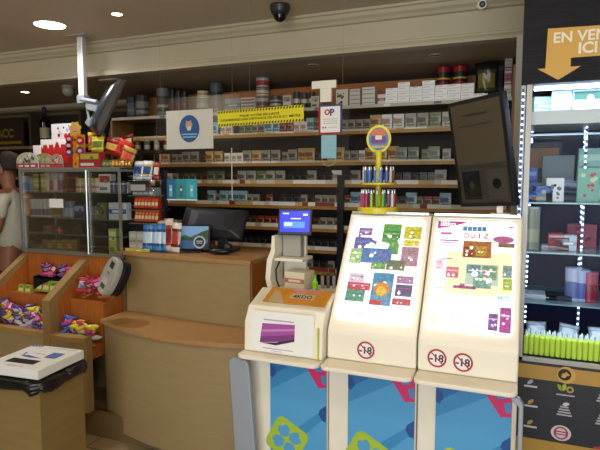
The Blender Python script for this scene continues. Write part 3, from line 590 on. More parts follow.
# ---- on top of the cabinet
TOPZ = CZ1 + .0045
def ctop(name, px, y0, lb, cat, cs, d=.06, Y=2.85, style=3): return boxy(name, px, y0, 168, lb, cat, cs, d=d, Y=Y, Z=TOPZ, style=style)
def dome_box(px, y0, lb, cs, Y, seed):
    a = at(px[0], 168, Y=Y); b = at(px[1], y0, Y=Y); W = b.x - a.x; T = b.z - TOPZ; mb = MB(); fr = front(0, 0, 0); rnd = random.Random(seed)
    pol = [(-W / 2, 0), (W / 2, 0), (W / 2, T * .45)] + [(W / 2 * cos(pi * i / 12), T * .45 + T * .55 * sin(pi * i / 12)) for i in range(1, 12)] + [(-W / 2, T * .45)]
    mb.prism(pol, (Vector((0, .004, 0)), X3, Z3, -Y3), .004, 0); mb.b2((-W / 2, .004, 0), (W / 2, .08, T * .4), 1)
    mb.prism(rect(-W * .49, T * .02, W * .49, T * .3), fr, .0005, 1, .0002)
    for q in range(14):
        a = rnd.uniform(0, 2 * pi); rr = rnd.uniform(0, .34) * W; mb.prism(circ(rnd.uniform(.04, .09) * W, 8, rr * cos(a), T * .55 + rr * .4 * sin(a)), fr, .0003, 2 + q % 3, .0004 + .0001 * q)
    for q in range(3): mb.prism(rect(-W * .4 + q * W * .28, T * .08, -W * .2 + q * W * .28, T * .2), fr, .0003, 3, .0008)
    return one(mb, 'candy_display_box', [col(c) for c in cs], (at((px[0] + px[1]) / 2, 168, Y=Y).x, Y, TOPZ), lb, 'display box')
dome_box((17, 38), 152, 'low round topped display box with green dabs, leftmost on the glass cabinet', ('b8b4a4', '98304c', '4c6840', 'd8ccc4', '30443c'), 2.84, 1)
dome_box((34, 53), 153, 'green round topped display box beside the white card on the glass cabinet', ('8c8c58', '9c3c4c', '4c7038', 'a8a070', 'b0a898'), 2.85, 2)
dome_box((50, 63), 154, 'small grey and red round topped display box before the red box', ('a09488', '8c2c34', '6c5c54', 'c03038', 'd0c8c0'), 2.845, 3)
mb = MB(); mb.box((0, 0, .085), (.075, .004, .17)); one(mb, 'card', PAPER, (at(36, 150, Y=2.93).x, 2.94, TOPZ), 'plain white card standing behind the green display box', 'card')
r = empty('chocolate_display', (at(55, 168, Y=2.96).x, 2.96, TOPZ), 'red and white cardboard chocolate display with snowy edge on the glass cabinet', 'display box')
mb = MB(); W = at(68, 140, Y=2.95).x - at(41, 140, Y=2.95).x; T1 = at(55, 139, Y=2.95).z - TOPZ; T2 = at(55, 122, Y=2.95).z - TOPZ
mb.b2((-W / 2, 0, 0), (W / 2, .1, T1)); mb.build('tray', col('b82420', rough=.35), r)
mb = MB(); fr = front(0, 0, 0); pol = [(-W / 2, T1 * .82)]
for q in range(9): pol += [(-W / 2 + W * (q + .5) / 9, T1 * (.68 + .12 * (q % 2))), (-W / 2 + W * (q + 1) / 9, T1 * .84)]
mb.prism(pol + [(W / 2, T1), (-W / 2, T1)], fr, .0012, 0, .0002); mb.prism(circ(.012, 10, .03, T1 * .85), fr, .0006, 1, .0015); mb.prism(rect(.03, T1 * .2, .07, T1 * .45), fr, .0006, 2, .0004); mb.build('snow_edge', [PAPER, col('b82420'), col('d8a0a0')], r)
mb = MB(); mb.prism(rrect(W * .94, T2 - T1, .01, cy=(T1 + T2) / 2), (Vector((0, .10, 0)), X3, Z3, -Y3), .004, 0)
for q, (u, v, rr, c) in enumerate(((-.05, .3, .014, 1), (-.042, .5, .011, 3), (-.055, .72, .009, 1), (.02, .25, .02, 2), (.035, .6, .014, 4), (.06, .65, .01, 4), (.0, .75, .008, 1), (.055, .3, .014, 1), (-.02, .4, .008, 4), (.05, .85, .007, 5))):
    mb.prism(circ(rr, 10, u, T1 + v * (T2 - T1)), (Vector((0, .096, 0)), X3, Z3, -Y3), .0004, c, .0004 + .0001 * q)
mb.build('header_card', [col('c8ccce'), col('303438'), col('b82420'), col('c8a828'), col('98a8b8'), col('707880')], r)
# tall yellow lollipop display (plain yellow shapes)
r = empty('lollipop_display', (at(77, 168, Y=2.86).x, 2.86, TOPZ), 'tall yellow and orange cardboard lollipop display with round discs and a knobbly head', 'display stand')
mb = MB(); hh = at(77, 121, Y=2.86).z - TOPZ
mb.b2((-.035, 0, 0), (.035, .05, hh * .72)); fr = front(0, 0, 0)
for q in range(5): mb.prism(circ(.010, 10, (-.012, .010, 0, .014, -.01)[q], hh * (.08 + .13 * q)), fr, .001, (1, 2, 1, 2, 1)[q])
mb.build('column', [col('c88c20', rough=.4), col('7a4018'), col('d8b838')], r, bevel=.004)
mb = MB(); pol = [(.05 * (1 + .12 * sin(7 * a)) * cos(a), hh * .83 + .048 * (1 + .12 * sin(7 * a)) * sin(a)) for a in [2 * pi * i / 42 for i in range(42)]]
mb.prism(pol, front(0, -.001, 0), .006); mb.prism(circ(.032, 20, 0, hh * .82), front(0, -.007, 0), .001, 1); mb.prism(rect(-.015, hh * .77, .015, hh * .785), front(0, -.008, 0), .0006, 2); mb.build('head_card', [col('d0b028'), col('d89878'), col('b03828')], r)
for q, (u, v, c) in enumerate(((-.05, .62, 'b02030'), (-.055, .34, '603070'), (.048, .58, 'b02030'), (.045, .36, '683478'), (-.055, .48, '8c2838'))):
    mb = MB(); mb.prism(circ(.03, 18), (Vector((u, -.003, hh * v)), X3, Z3, -Y3), .012); mb.prism([(.018 * cos(a), .012 * sin(a)) for a in [2 * pi * i / 12 for i in range(12)]], (Vector((u, -.015, hh * v)), X3, Z3, -Y3), .0008, 1); mb.build('disc', [col(c, rough=.3), col('c8b8b8')], r)
boxy('candy_box', (79, 100), 152, 168, 'red candy box with yellow green centre on the glass cabinet', 'candy box', ('982028', 'a8a040', 'c8c0b0', '58702c'), d=.05, Y=2.835, Z=TOPZ)
def leafbag(px, y0, y1, cs, lb, Y, seed, ry=0.0, name='candy_bag'):
    a = at(px[0], y1, Y=Y); b = at(px[1], y0, Y=Y); o = pouch(b.x - a.x, b.z - a.z, .03, cs, name, seed); o.location = ((a.x + b.x) / 2, Y, max(a.z, TOPZ + .001)); o.rotation_euler = (-.12, ry, 0); return tag(o, lb, 'candy bag')
leafbag((91, 103), 136, 153, ('a8a830', '60702c', 'd0c860'), 'yellow green candy bag propped behind the red candy box', 2.93, 51)
mb = MB(); mb.b2((-.16, 0, 0), (.19, .12, .045)); one(mb, 'display_riser', col('3c1c18'), (at(118, 168, Y=2.95).x, 2.93, TOPZ), 'low dark red display riser under the leaning red bags', 'riser')
leafbag((103, 118), 138, 155, ('a01c1c', 'c8a850', '5a1414'), 'red candy bag with gold lettering leaning right on the cabinet', 2.96, 52, .25)
leafbag((113, 127), 139, 157, ('b82018', '981818', 'c04030'), 'bright red candy bag leaning right beside the gold foil sweets', 2.945, 53, .45)
o = leafbag((98, 107), 132, 146, ('5c5030', '2c2c20', '807040'), 'dark olive candy bag behind the red bags', 3.02, 54, .3); o.location.z = TOPZ + .046; o.location.y = 3.0; o.scale = (1.2, 1, 1.35)
for q in range(9):
    p = at(104 + 3.2 * q, 166, Y=2.86 + .012 * (q % 3)); mb = MB(); mb.ball((0, 0, .022), (.02, .018, .021), 10); mb.rod((0, 0, .038), (0, 0, .052), .006, 7, 0, .012)
    gold = q >= 3; one(mb, 'wrapped_sweet', mat('gold_foil', 'c89850', .25, metal=.7) if gold else mat('green_foil', '7c8c60', .3, metal=.4), (p.x, p.y, TOPZ), 'gold wrapped sweet in the row at the right end of the cabinet top' if gold else 'greenish wrapped sweet at the left of the gold sweets', 'sweet', 'gold wrapped sweets' if gold else 'greenish wrapped sweets')
for q in range(9):
    p = at(104 + 3.2 * q, 160, Y=2.895 + .01 * (q % 2))
row('sweet_box', ('a8a084', '707c58', 'b8945c'), (.04, .03, .045), [(-2.70 + .046 * i, 2.905, TOPZ) for i in range(5)], 'cream and green sweet box behind the gold wrapped sweets', 'sweet box', 'sweet boxes behind the gold sweets')
leafbag((118, 131), 146, 166, ('a88838', 'c8503c', '704818'), 'orange and gold candy bag lying at the right end of the cabinet top', 2.90, 55, .35)
leafbag((122, 134), 134, 150, ('7a2420', 'd8c8a0', '38201c'), 'maroon and cream candy bag standing behind the bright red bags', 3.03, 56, -.15)
leafbag((88, 97), 131, 150, ('c8a020', 'b03028', '806018'), 'yellow orange candy bag standing behind the yellow green bag', 3.03, 57, -.1)
# goods stacked on a dark low shelf between cabinet and shelving
sh = empty('rear_side_shelf', (-2.55, 3.45, 0), 'dark low shelf stand behind the glass cabinet carrying small bottles', 'shelf')
mb = WM(sh); mb.b2((-3.0, 3.38, 1.84), (-2.53, 3.60, 1.86)); mb.b2((-3.0, 3.58, 0), (-2.97, 3.60, 1.84)); mb.b2((-2.74, 3.58, 0), (-2.71, 3.60, 1.84)); mb.b2((-3.0, 3.38, 0), (-2.97, 3.40, 1.84)); mb.b2((-2.74, 3.38, 0), (-2.71, 3.40, 1.84)); mb.build('frame', mat('dark_shelf', '2c2620', .5), sh)
names = ['green', 'grey', 'dark red', 'grey blue', 'brown', 'white', 'teal', 'plum', 'silver', 'olive']; colsb = ['4c6a54', '7c8084', '6a2c30', '5c6c80', '6a4c34', 'a8a8a4', '3c6468', '5a3c58', '90948c', '5c5c38']
for q in range(10):
    mb = MB(); r0 = .022; mb.lathe([(r0 * .9, 0), (r0, .006), (r0, .055 + .01 * (q % 3)), (r0 * .4, .075 + .01 * (q % 3)), (r0 * .4, .095 + .01 * (q % 3))], ms=[0, 0, 0, 1, 1], n=12); mb.lathe([(r0 * 1.01, .015), (r0 * 1.01, .045)], n=12, m=1)
    one(mb, 'small_bottle', [col(colsb[q], rough=.25), col('b0aca4')], (-2.97 + .046 * q, 3.43 + .06 * (q % 2), 1.86), f'small {names[q]} bottle on the dark shelf behind the glass cabinet', 'bottle')

# ============================================================ SCRATCH CARD KIOSK (three units)
KX = [-1.085, -0.71, -0.338, 0.03]; KF, KB = 2.055, 2.47
KW = mat('kiosk_white', 'e9e2d0', .35, noise=.02, scale=3)
BL1 = mat('poster_blue', '3a88bc', .4); BL2 = mat('poster_light_blue', '529ccc', .4); BL3 = mat('poster_deep_blue', '2c6aa6', .4)
GRN = mat('poster_green', 'a3bd3a', .4); PNK = mat('poster_pink', 'cc3068', .4); NVY = mat('poster_navy', '24508c', .4)
def clover(mb, fr, u, v, s, rot, body, petal, off):
    def T(p): return [(u + x * cos(rot) - y * sin(rot), v + x * sin(rot) + y * cos(rot)) for x, y in p]
    mb.prism(T(rrect(s, s, s * .18)), fr, .0004, body, off)
    for k in range(4):
        a = k * pi / 2; P = []
        for x, y in [(0.07, 0.0), (.14, .13), (.28, .17), (.40, .12), (.40, .02), (.34, -.0), (.40, -.02), (.40, -.12), (.28, -.17), (.14, -.13)]:
            x *= s; y *= s; x2 = x * cos(pi / 4) - y * sin(pi / 4); y2 = x * sin(pi / 4) + y * cos(pi / 4); P.append((x2 * cos(a) - y2 * sin(a), x2 * sin(a) + y2 * cos(a)))
        mb.prism(T(P), fr, .0003, petal, off + .0005)
def lower_cabinet(root, x0, x1):
    WM(root).b2((x0 + .002, KF, 0.02), (x1 - .002, KB, 0.885)).build('lower_cabinet', KW, root, bevel=.006)
    mb = WM(root); fr = (Vector((x0 + {-1.085: .108, -0.71: .090}.get(x0, .074), KF - .004, 0.88)), X3, -Z3, -Y3); W, T = {-1.085: .262}.get(x0, .275), .80
    mb.prism(rrect(W, T, .012, cx=W / 2, cy=T / 2), fr, .003, 0)
    mb.prism([(0, .16), (W, 0.0), (W, .20), (0, .42)], fr, .0003, 1, .0035); mb.prism([(0, .50), (W, .24), (W, .60), (0, T - .02)], fr, .0003, 1, .0035)
    mb.prism([(0, .002), (W * .55, .002), (0, .10)], fr, .0003, 2, .0035)
    clover(mb, fr, W * .30, .375, .165, radians(28), 3, 1, .0042)
    clip = [(W * .58, .002), (W - .001, .002), (W - .001, .115), (W * .86, .12), (W * .70, .055)]
    mb.prism(clip, fr, .0004, 4, .0042); mb.prism([(W * .74, .004), (W * .9, .012), (W * .93, .045), (W * .82, .05)], fr, .0003, 0, .005); mb.prism([(W * .9, .065), (W * .985, .06), (W * .985, .1), (W * .93, .1)], fr, .0003, 0, .005)
    mb.prism([(0, .04), (.022, .055), (.03, .08), (.012, .105), (0, .095)], fr, .0004, 5, .0042)
    mb.prism([(W - .001, .19), (W - .03, .215), (W - .035, .235), (W - .018, .262), (W - .001, .265)], fr, .0004, 5, .0042)
    mb.build('blue_poster', [BL1, BL2, BL3, GRN, PNK, NVY], root)
def tray(root, x0, x1):
    mb = WM(root); P = rrect(x1 - x0 - .006, .17, .03, 6); fr = (Vector(((x0 + x1) / 2, 2.013, .885)), X3, Y3, Z3); mb.prism(P, fr, .018); mb.build('tray', CREAM, root, bevel=.005)
def sign18(root, x, z, r=.036):
    mb = WM(root); fr = front(x, 2.0275, z); mb.prism(circ(r, 28), fr, .001, 0)
    ring(mb, fr, r * .80, r, 1, .0011); mb.text('-18', fr, -.001, 0, h=r * .85, m=2, off=.0012, bold=.03)
    a = radians(-45); c, s = cos(a), sin(a); q = r * .86; mb.prism([(x2 * c - y2 * s, x2 * s + y2 * c) for x2, y2 in ((-q, -r * .07), (q, -r * .07), (q, r * .07), (-q, r * .07))], fr, .0003, 1, .002)
    mb.build('age_sign', [PAPER, col('b02838'), col('303038')], root, )
EM = {}
def ecol(c, e=.6):
    dk = ''.join('%02x' % int(int(c[i:i + 2], 16) * .72) for i in (0, 2, 4))
    pale = min(int(c[i:i + 2], 16) for i in (0, 2, 4)) > 150
    return mat(f'backlit_{c}_{e}', c, .5, emit=e + (.25 if pale else 0), noise=0 if pale else .3, scale=120, col2=None if pale else dk)
SLB, SLT = (2.035, 1.028), (2.355, 1.48)     # slanted lid: front bottom and back top (y, z)
def slant_unit(k, label, cards, signs, extra):
    x0, x1 = KX[k], KX[k + 1]; root = empty('scratch_card_kiosk', ((x0 + x1) / 2, 2.25, 0), label, 'display kiosk', None)
    lower_cabinet(root, x0, x1); tray(root, x0, x1)
    mb = WM(root); prof = [(2.03, .904), (2.03, 1.012), (2.036, 1.03), (2.355, 1.482), (2.37, 1.487), (2.47, 1.487), (2.47, .904)]
    n = len(prof); mb.add([Vector((x, y, z)) for x in (x0 + .003, x1 - .003) for y, z in prof], [tuple(range(n)), tuple(reversed(range(n, 2 * n)))] + [((i + 1) % n, i, n + i, n + (i + 1) % n) for i in range(n)]); mb.build('body', KW, root, bevel=.008, seg=3, norm=True)
    a = Vector((x0, SLB[0], SLB[1])); V = Vector((0, SLT[0] - SLB[0], SLT[1] - SLB[1])); L = V.length; V.normalize(); N = X3.cross(V); W = x1 - x0
    fr = (a + N * .0055, X3, V, N)
    mb = WM(root); mb.prism(rrect(W - .05, L - .06, .02, cx=W / 2, cy=L / 2 + .012), fr, .001, 0); mb.build('light_panel', mat('light_panel_white', 'f6f2fa', .4, emit=.55), root)
    # cards lie on the lit board: uv from top-left in fractions of the lit area
    iw, il = W - .06, L - .075; ox, oy = .03, L - .025
    mb = WM(root); ms = []
    for q, (u0, v0, u1, v1, c, c2) in enumerate(cards):
        for cc in (c, c2, 'f2eef0'):
            mm = ecol(cc, .2)
            if mm not in ms: ms.append(mm)
        R0 = rect(ox + u0 * iw, oy - v1 * il, ox + u1 * iw, oy - v0 * il); mb.prism(R0, fr, .0003, ms.index(ecol(c, .2)), .002 + .00012 * q)
        w_, h_ = (u1 - u0) * iw, (v1 - v0) * il; rr = random.Random(q + 10 * k)
        if q > 0 or k == 1:
            cx_, cy_ = ox + (u0 + u1) / 2 * iw, oy - (v0 + v1) / 2 * il
            mb.prism(rect(cx_ - w_ * .42, cy_ + h_ * .15, cx_ + w_ * .42, cy_ + h_ * .2), fr, .0002, ms.index(ecol(c2, .2)), .0024 + .00012 * q)
            for t in range(4): mb.prism(circ(min(w_, h_) * rr.uniform(.06, .14), 8, cx_ + rr.uniform(-.35, .35) * w_, cy_ + rr.uniform(-.35, .2) * h_), fr, .0002, ms.index(ecol((c2, 'f2eef0')[t % 2], .2)), .0027 + .00012 * q + .00003 * t)
    extra(mb, fr, ox, oy, iw, il, ms); mb.build('printed_cards', ms, root)
    mb = WM(root); mb.prism(rrect(W - .044, L - .054, .02, cx=W / 2, cy=L / 2 + .012), fr, .003, 0, .009); mb.build('glass_cover', GLASS, root)
    for x, z in signs: sign18(root, x, z)
    mb = WM(root); mb.b2((x0 + .012, 2.345, 1.487), (x1 - .012, 2.36, 1.497)); mb.build('top_clip_rail', STEEL, root)
    return root
def mi(ms, c, e=.2):
    m = ecol(c, e)
    if m not in ms: ms.append(m)
    return ms.index(m)
cards2 = [(.06, .03, .99, .52, 'eadfd2', 'f2eef0'), (.06, .55, .97, .86, 'f0e8ea', 'f2eef0'), (.10, .10, .29, .20, '8c6ab0', 'c8b0d8'), (.06, .20, .38, .34, '7a68b8', '58a0c8'), (.45, .05, .70, .36, '68a860', '90c070'), (.45, .12, .70, .2, '3c9050', 'a8d070'), (.75, .07, .99, .20, 'd8cc48', '90a028'), (.76, .21, .97, .27, 'e8dc58', 'b89838'),
          (.75, .28, .98, .47, 'b888a8', '88a850'), (.03, .32, .2, .47, 'a8d090', 'd8e8b0'), (.2, .31, .62, .46, '5888c8', '9070b8'), (.36, .45, .56, .52, '78a858', 'b8c880'), (.57, .42, .82, .52, '788060', '58788c'),
          (.08, .57, .30, .66, 'b0a0b0', '806888'), (.08, .66, .40, .73, 'c84868', 'e898a8'), (.08, .73, .34, .84, '58a088', '3878a8'), (.42, .55, .70, .86, '4890c0', '58b0d0'), (.74, .57, .96, .64, 'a878b0', 'd888a8'), (.74, .65, .96, .76, '484880', 'c84880'), (.72, .78, .96, .84, 'b83860', '4868a0')]
def ex2(mb, fr, ox, oy, iw, il, ms):
    mb.prism(circ(.032, 20, ox + .56 * iw, oy - .71 * il), fr, .0002, mi(ms, 'e08838'), .006); mb.prism(circ(.021, 20, ox + .56 * iw, oy - .73 * il), fr, .0002, mi(ms, 'e8c050'), .0063)
    mb.prism(rect(ox + .42 * iw, oy - .86 * il, ox + .58 * iw, oy - .815 * il), fr, .0002, mi(ms, 'c83048'), .0066)
    for u0, u1, v in ((.2, .42, .93), (.76, .92, .94)): mb.prism(rect(ox + u0 * iw, oy - (v + .015) * il, ox + u1 * iw, oy - v * il), fr, .0002, mi(ms, 'b0a8b8'), .003)
cards3 = [(.17, .30, .98, .70, 'dcc4a4', 'e8d8c0'), (.36, .19, .72, .35, 'b06c38', 'c89048'), (.38, .24, .50, .35, '8c3c28', 'd8a040'), (.53, .24, .66, .33, 'c8a838', 'a86030'), (.42, .41, .82, .60, '98a8a0', 'c8d0c8'), (.43, .42, .60, .50, '6890a0', 'b86888'), (.62, .42, .80, .55, '88a088', 'c070a0'), (.52, .50, .74, .63, '88b0a8', 'd0d8b0'), (.87, .41, .98, .52, '88a0a8', '6078a0'), (.88, .53, .99, .63, 'b0c058', 'd8e090'),
          (.03, .38, .13, .48, 'c8a0b0', 'b05078'), (.17, .45, .33, .55, 'd87890', 'f0c8d0'), (.36, .78, .60, .85, 'd8ccc8', 'e0d8d4'), (.22, .86, .50, .96, 'b8c8e0', 'c8b0d8'), (.73, .84, .84, .98, '8858a0', 'd0b8e0'), (.86, .78, .99, .99, 'b850a0', 'e8c0e0'), (.02, .88, .14, .97, 'c0d8a8', 'e0e8c8'), (.8, .68, .97, .73, 'a8c0d8', 'd07890')]
def ex3(mb, fr, ox, oy, iw, il, ms):
    pk = mi(ms, 'c04898'); wt = mi(ms, 'f4f0f4'); bl = mi(ms, '5888b8'); rd = mi(ms, 'c02838')
    mb.prism([(ox, oy - .08 * il), (ox, oy), (ox + .42 * iw, oy), (ox + .22 * iw, oy - .05 * il)], fr, .0003, pk, .004); mb.text('illiko', fr, ox + .14 * iw, oy - .028 * il, w=.2 * iw, m=wt, off=.005)
    for q in range(5): mb.prism(rect(ox + (.34 + .062 * q) * iw, oy - .095 * il, ox + (.395 + .062 * q) * iw, oy - .05 * il), fr, .0003, bl, .005)
    for q, ch in enumerate('OUIZ'):
        u = (.39 + .085 * q); mb.prism(rect(ox + (u - .035) * iw, oy - .18 * il, ox + (u + .035) * iw, oy - .105 * il), fr, .0003, wt, .006); mb.text(ch, fr, ox + u * iw, oy - .143 * il, h=.05 * il, m=rd, off=.0068)
    mb.prism([(ox + .17 * iw, oy - .36 * il), (ox + .34 * iw, oy - .28 * il), (ox + .37 * iw, oy - .36 * il)], fr, .0002, mi(ms, 'dcc4a4'), .005); mb.prism([(ox + .72 * iw, oy - .36 * il), (ox + .84 * iw, oy - .29 * il), (ox + .97 * iw, oy - .36 * il)], fr, .0002, mi(ms, 'dcc4a4'), .005)
    mb.prism([(ox + (.86 + .13 * cos(a)) * iw, oy - (.17 + .035 * sin(a)) * il) for a in [2 * pi * i / 20 for i in range(20)]], fr, .0003, mi(ms, 'b86898'), .006)
    mb.prism(rect(ox + .80 * iw, oy - .245 * il, ox + 1.0 * iw, oy - .205 * il), fr, .0003, mi(ms, '8c6a50'), .0065)
    for u0, v0, u1, v1, c in ((.05, .115, .2, .14, 'd870a0'), (.05, .19, .3, .205, 'b868a8'), (.08, .215, .28, .225, 'c888b8'), (.1, .37, .24, .38, 'c878a8'), (.28, .62, .56, .645, 'a8589c'), (.03, .645, .2, .66, 'b0a0c8'), (.92, .04, .98, .055, 'c85878'), (.36, .60, .42, .64, 'b86890')):
        mb.prism(rect(ox + u0 * iw, oy - v1 * il, ox + u1 * iw, oy - v0 * il), fr, .0002, mi(ms, c), .0055)
slant_unit(1, 'white kiosk unit with lit slanted card lid and one age sign, middle of three', cards2, [(-.541, .958)], ex2)
slant_unit(2, 'white kiosk unit with lit slanted lid and two round age signs, nearest the bright showcase', cards3, [(-.261, .962), (-.165, .958)], ex3)
# left unit: low poster box
x0, x1 = KX[0], KX[1]; ku = empty('poster_kiosk', ((x0 + x1) / 2, 2.25, 0), 'low white kiosk unit with a purple picture front and an orange card on top', 'display kiosk')
lower_cabinet(ku, x0, x1); tray(ku, x0, x1)
mb = WM(ku); prof = [(1.985, .904), (1.99, 1.03), (2.03, 1.095), (2.06, 1.105), (2.17, 1.15), (2.18, 1.115), (2.47, 1.115), (2.47, .904)]; n = len(prof)
mb.add([Vector((x, y, z)) for x in (x0 + .012, x1 - .003) for y, z in prof], [tuple(range(n)), tuple(reversed(range(n, 2 * n)))] + [((i + 1) % n, i, n + i, n + (i + 1) % n) for i in range(n)]); mb.build('body', KW, ku, bevel=.008, seg=3, norm=True)
mb = WM(ku); fr = (Vector((x0 + .045, 1.982, .915)), X3, Vector((0, .08, 1)).normalized(), Vector((0, -1, .08)).normalized())
mb.prism(rrect(.29, .17, .006, cx=.145, cy=.085), fr, .002, 0); mb.prism([(.045, .035), (.205, .055), (.205, .125), (.055, .118)], fr, .0004, 1, .002)
mb.prism([(.05, .06), (.205, .085), (.205, .125), (.055, .118)], fr, .0003, 2, .0026); mb.prism([(.05, .08), (.205, .100), (.205, .108), (.05, .09)], fr, .0003, 3, .003)
mb.prism([(.05, .035), (.12, .03), (.205, .055), (.205, .065), (.12, .042)], fr, .0003, 4, .003); mb.prism(rect(.06, .132, .2, .138), fr, .0003, 5, .0024); mb.prism(rect(.06, .012, .2, .016), fr, .0003, 5, .0024); mb.prism(rect(.1, .004, .15, .0065), fr, .0003, 5, .0024)
mb.build('picture', [PAPER, col('7a3878'), col('9c4c98'), col('c080b8'), col('402048'), col('b0a0b8')], ku)
mb = WM(ku); mb.b2((x1 - .022, 1.978, .906), (x1 - .016, 1.986, 1.04)); mb.build('edge_stripe', col('b8c020'), ku)
mb = WM(ku); fr = (Vector((x0 + .05, 2.062, 1.1075)), X3, Vector((0, .11, .045)).normalized(), Vector((0, -.045, .11)).normalized()); mb.prism(rect(.015, 0, .305, .115), fr, .0015, 0); mb.prism(rect(.13, .04, .24, .075), fr, .0004, 2, .0016); mb.text('4KDO', fr, .185, .057, w=.09, m=1, off=.0022); mb.prism([(.04, 0), (.12, 0), (.07, .08), (.04, .1)], fr, .0003, 3, .0016); mb.build('orange_card', [mat('orange_print', 'e09a30', .35, noise=.15, scale=20), col('303030'), col('d8c8a0'), col('c8b088')], ku)
mb = WM(ku); mb.add([Vector((x0 + .02, 2.03, 1.100)), Vector((x1 - .01, 2.03, 1.100)), Vector((x1 - .01, 2.17, 1.158)), Vector((x0 + .02, 2.17, 1.158))], [(0, 1, 2, 3)]); mb.build('clear_lid', GLASS, ku)
# bent grey side legs
for x, s, nm, lb in ((-1.115, -1, 'left', 'bent grey metal bar standing against the left side of the kiosk'), (.036, 1, 'right', 'bent grey metal bar standing at the right side of the kiosk')):
    mb = MB(); pts = [(-.03, .872), (-.045, .85), (-.045, .80), (-.0, .40), (.02, .0)]; wv = .012 if s > 0 else .03
    pl = [(-.02, .872), (.015 + wv, .872), (.03 + wv, .85), (.06 + wv, .45), (.075 + wv, 0), (.02, 0), (-.01, .45), (-.035, .84), (-.033, .862)]
    if s > 0: pl = [(-.03, .872), (-.002, .872), (.012, .85), (.016, .45), (.016, 0), (0, 0), (-.0, .45), (-.004, .84), (-.03, .862)]
    mb.prism(pl, (Vector((0, -.014, 0)), X3, Z3, -Y3), .028); o = one(mb, 'side_bar', mat('grey_metal', '9aa2ac', .4, metal=.2), (x + (.02 if s < 0 else 0), 1.995 if s < 0 else 2.01, 0), lb, 'metal bar', bevel=.004)

# ---- payment terminal behind the low kiosk
r = empty('lottery_terminal', (at(291, 290, Y=2.36).x, 2.36, 1.115), 'white terminal stand carrying a small glowing blue customer screen', 'terminal')
zt = at(275, 234, Y=2.36).z - 1.115
mb = MB(); prof = [(-.06, 0), (-.075, .05), (-.065, .14), (-.05, .175), (-.05, zt), (-.065, zt + .0), (-.07, .19), (-.092, .14), (-.10, .05), (-.088, 0)]
mb.prism(prof, (Vector((-.0, .08, 0)), X3, Z3, -Y3), .16); mb.build('side_wall', WHITE, r)
mb = MB(); mb.b2((-.062, .06, .0), (.055, .08, zt - .01)); mb.build('back_wall', WHITE, r)
mb = MB(); mb.b2((-.062, -.06, .135), (.085, .08, .15)); mb.build('shelf_plate', WHITE, r, bevel=.004)
M = Matrix.Translation((0.008, -.02, zt + .065)) @ Matrix.Rotation(radians(10), 4, 'Z') @ Matrix.Rotation(radians(-12), 4, 'X')
mb = MB(M); mb.box((.022, 0, .0), (.165, .02, .13)); hs = mb.build('screen_housing', DARK, r, bevel=.004)
mb = MB(M); fr = (Vector((.022, -.0105, 0)), X3, Z3, -Y3); mb.prism(rect(-.072, -.05, .072, .05), fr, .0006, 0); mb.prism(rect(-.055, -.03, .05, .0), fr, .0003, 1, .0008); mb.prism(rect(-.06, .036, -.03, .041), fr, .0003, 2, .0008); mb.prism(rect(.04, .03, .062, .038), fr, .0003, 2, .0008); mb.prism(rect(-.02, .012, .03, .016), fr, .0003, 2, .0008); mb.prism(rect(-.05, -.02, -.012, -.006), fr, .0003, 2, .0012)
mb.build('lit_screen', [mat('screen_blue', '2028c0', .3, emit=.9), mat('screen_mid_blue', '3868e8', .3, emit=.9), mat('screen_white', 'b8c8f8', .3, emit=.8)], r)
mb = MB(); mb.b2((-.045, .0, .15), (.05, .05, zt + .0)); mb.build('neck', GREYP, r, bevel=.006)
mb = MB(); mb.tube([(-.05, -.02, .13), (-.058, -.05, .09), (-.055, -.05, .04), (-.045, -.04, .005)], .004); mb.build('cable', BLACK, r)
boxy('paper_box', (284, 305), 273, 290, 'small white box with red frame label standing below the terminal plate', 'box', ('cfc4ac', 'b06a50', 'd8ccb8', '98602c'), d=.10, Y=2.30, Z=1.1195, style=2, rz=radians(-8))
r = empty('green_bottle', (at(315, 290, Y=2.33).x, 2.33, 1.1195), 'small bright green bottle beside the white box under the terminal', 'bottle')
MB().lathe([(.011, 0), (.014, .004), (.014, .035), (.007, .048), (.006, .056)], n=14).build('body', col('8cc820', rough=.25), r)
MB().lathe([(.007, .056), (.007, .068), (.004, .072)], n=12).build('cap', col('70a818'), r)
for q in range(3):
    mb = MB(); mb.lathe([(.009, 0), (.009, .06), (.006, .07)], n=10, ms=[0, 1]); p = at(321 + 5 * q, 288, Y=2.37); one(mb, 'marker_pen', [col(('8a8078', '6a5a58', '94908c')[q]), col('403c3c')], (p.x, 2.39 + .012 * q, 1.1165), f'{["light grey", "brownish", "silver"][q]} marker standing right of the green bottle', 'marker')

# ---- yellow carousel on the kiosk
YEL = mat('carousel_yellow', 'cdbf28', .35); kz = 1.498
yx = at(378, 213, Y=2.42).x
r = empty('lighter_carousel', (yx, 2.42, 1.487), 'yellow two tier carousel with round header standing on the middle kiosk', 'carousel')
z2 = at(380, 183, Y=2.42).z - 1.487; zt = at(379, 125, Y=2.42).z - 1.487; zb = at(379, 153, Y=2.42).z - 1.487
MB().lathe([(.090, 0), (.094, .004), (.094, .026), (.090, .030)], n=32).build('base_disc', YEL, r)
MB().lathe([(.080, z2 - .008), (.084, z2 - .004), (.084, z2), (.080, z2 + .002)], n=32).build('upper_disc', YEL, r)
MB().lathe([(.016, .028), (.012, z2), (.014, zb - .02), (.018, zb + .01)], n=16).build('stem', YEL, r)
hr = (zt - zb) / 2; hc = (zt + zb) / 2
mb = MB(); fr = (Vector((0, -.006, hc)), X3, Z3, -Y3); mb.prism([(u * .9, v) for u, v in circ(hr, 32)], (Vector((0, .006, hc)), X3, Z3, -Y3), .012, 0)
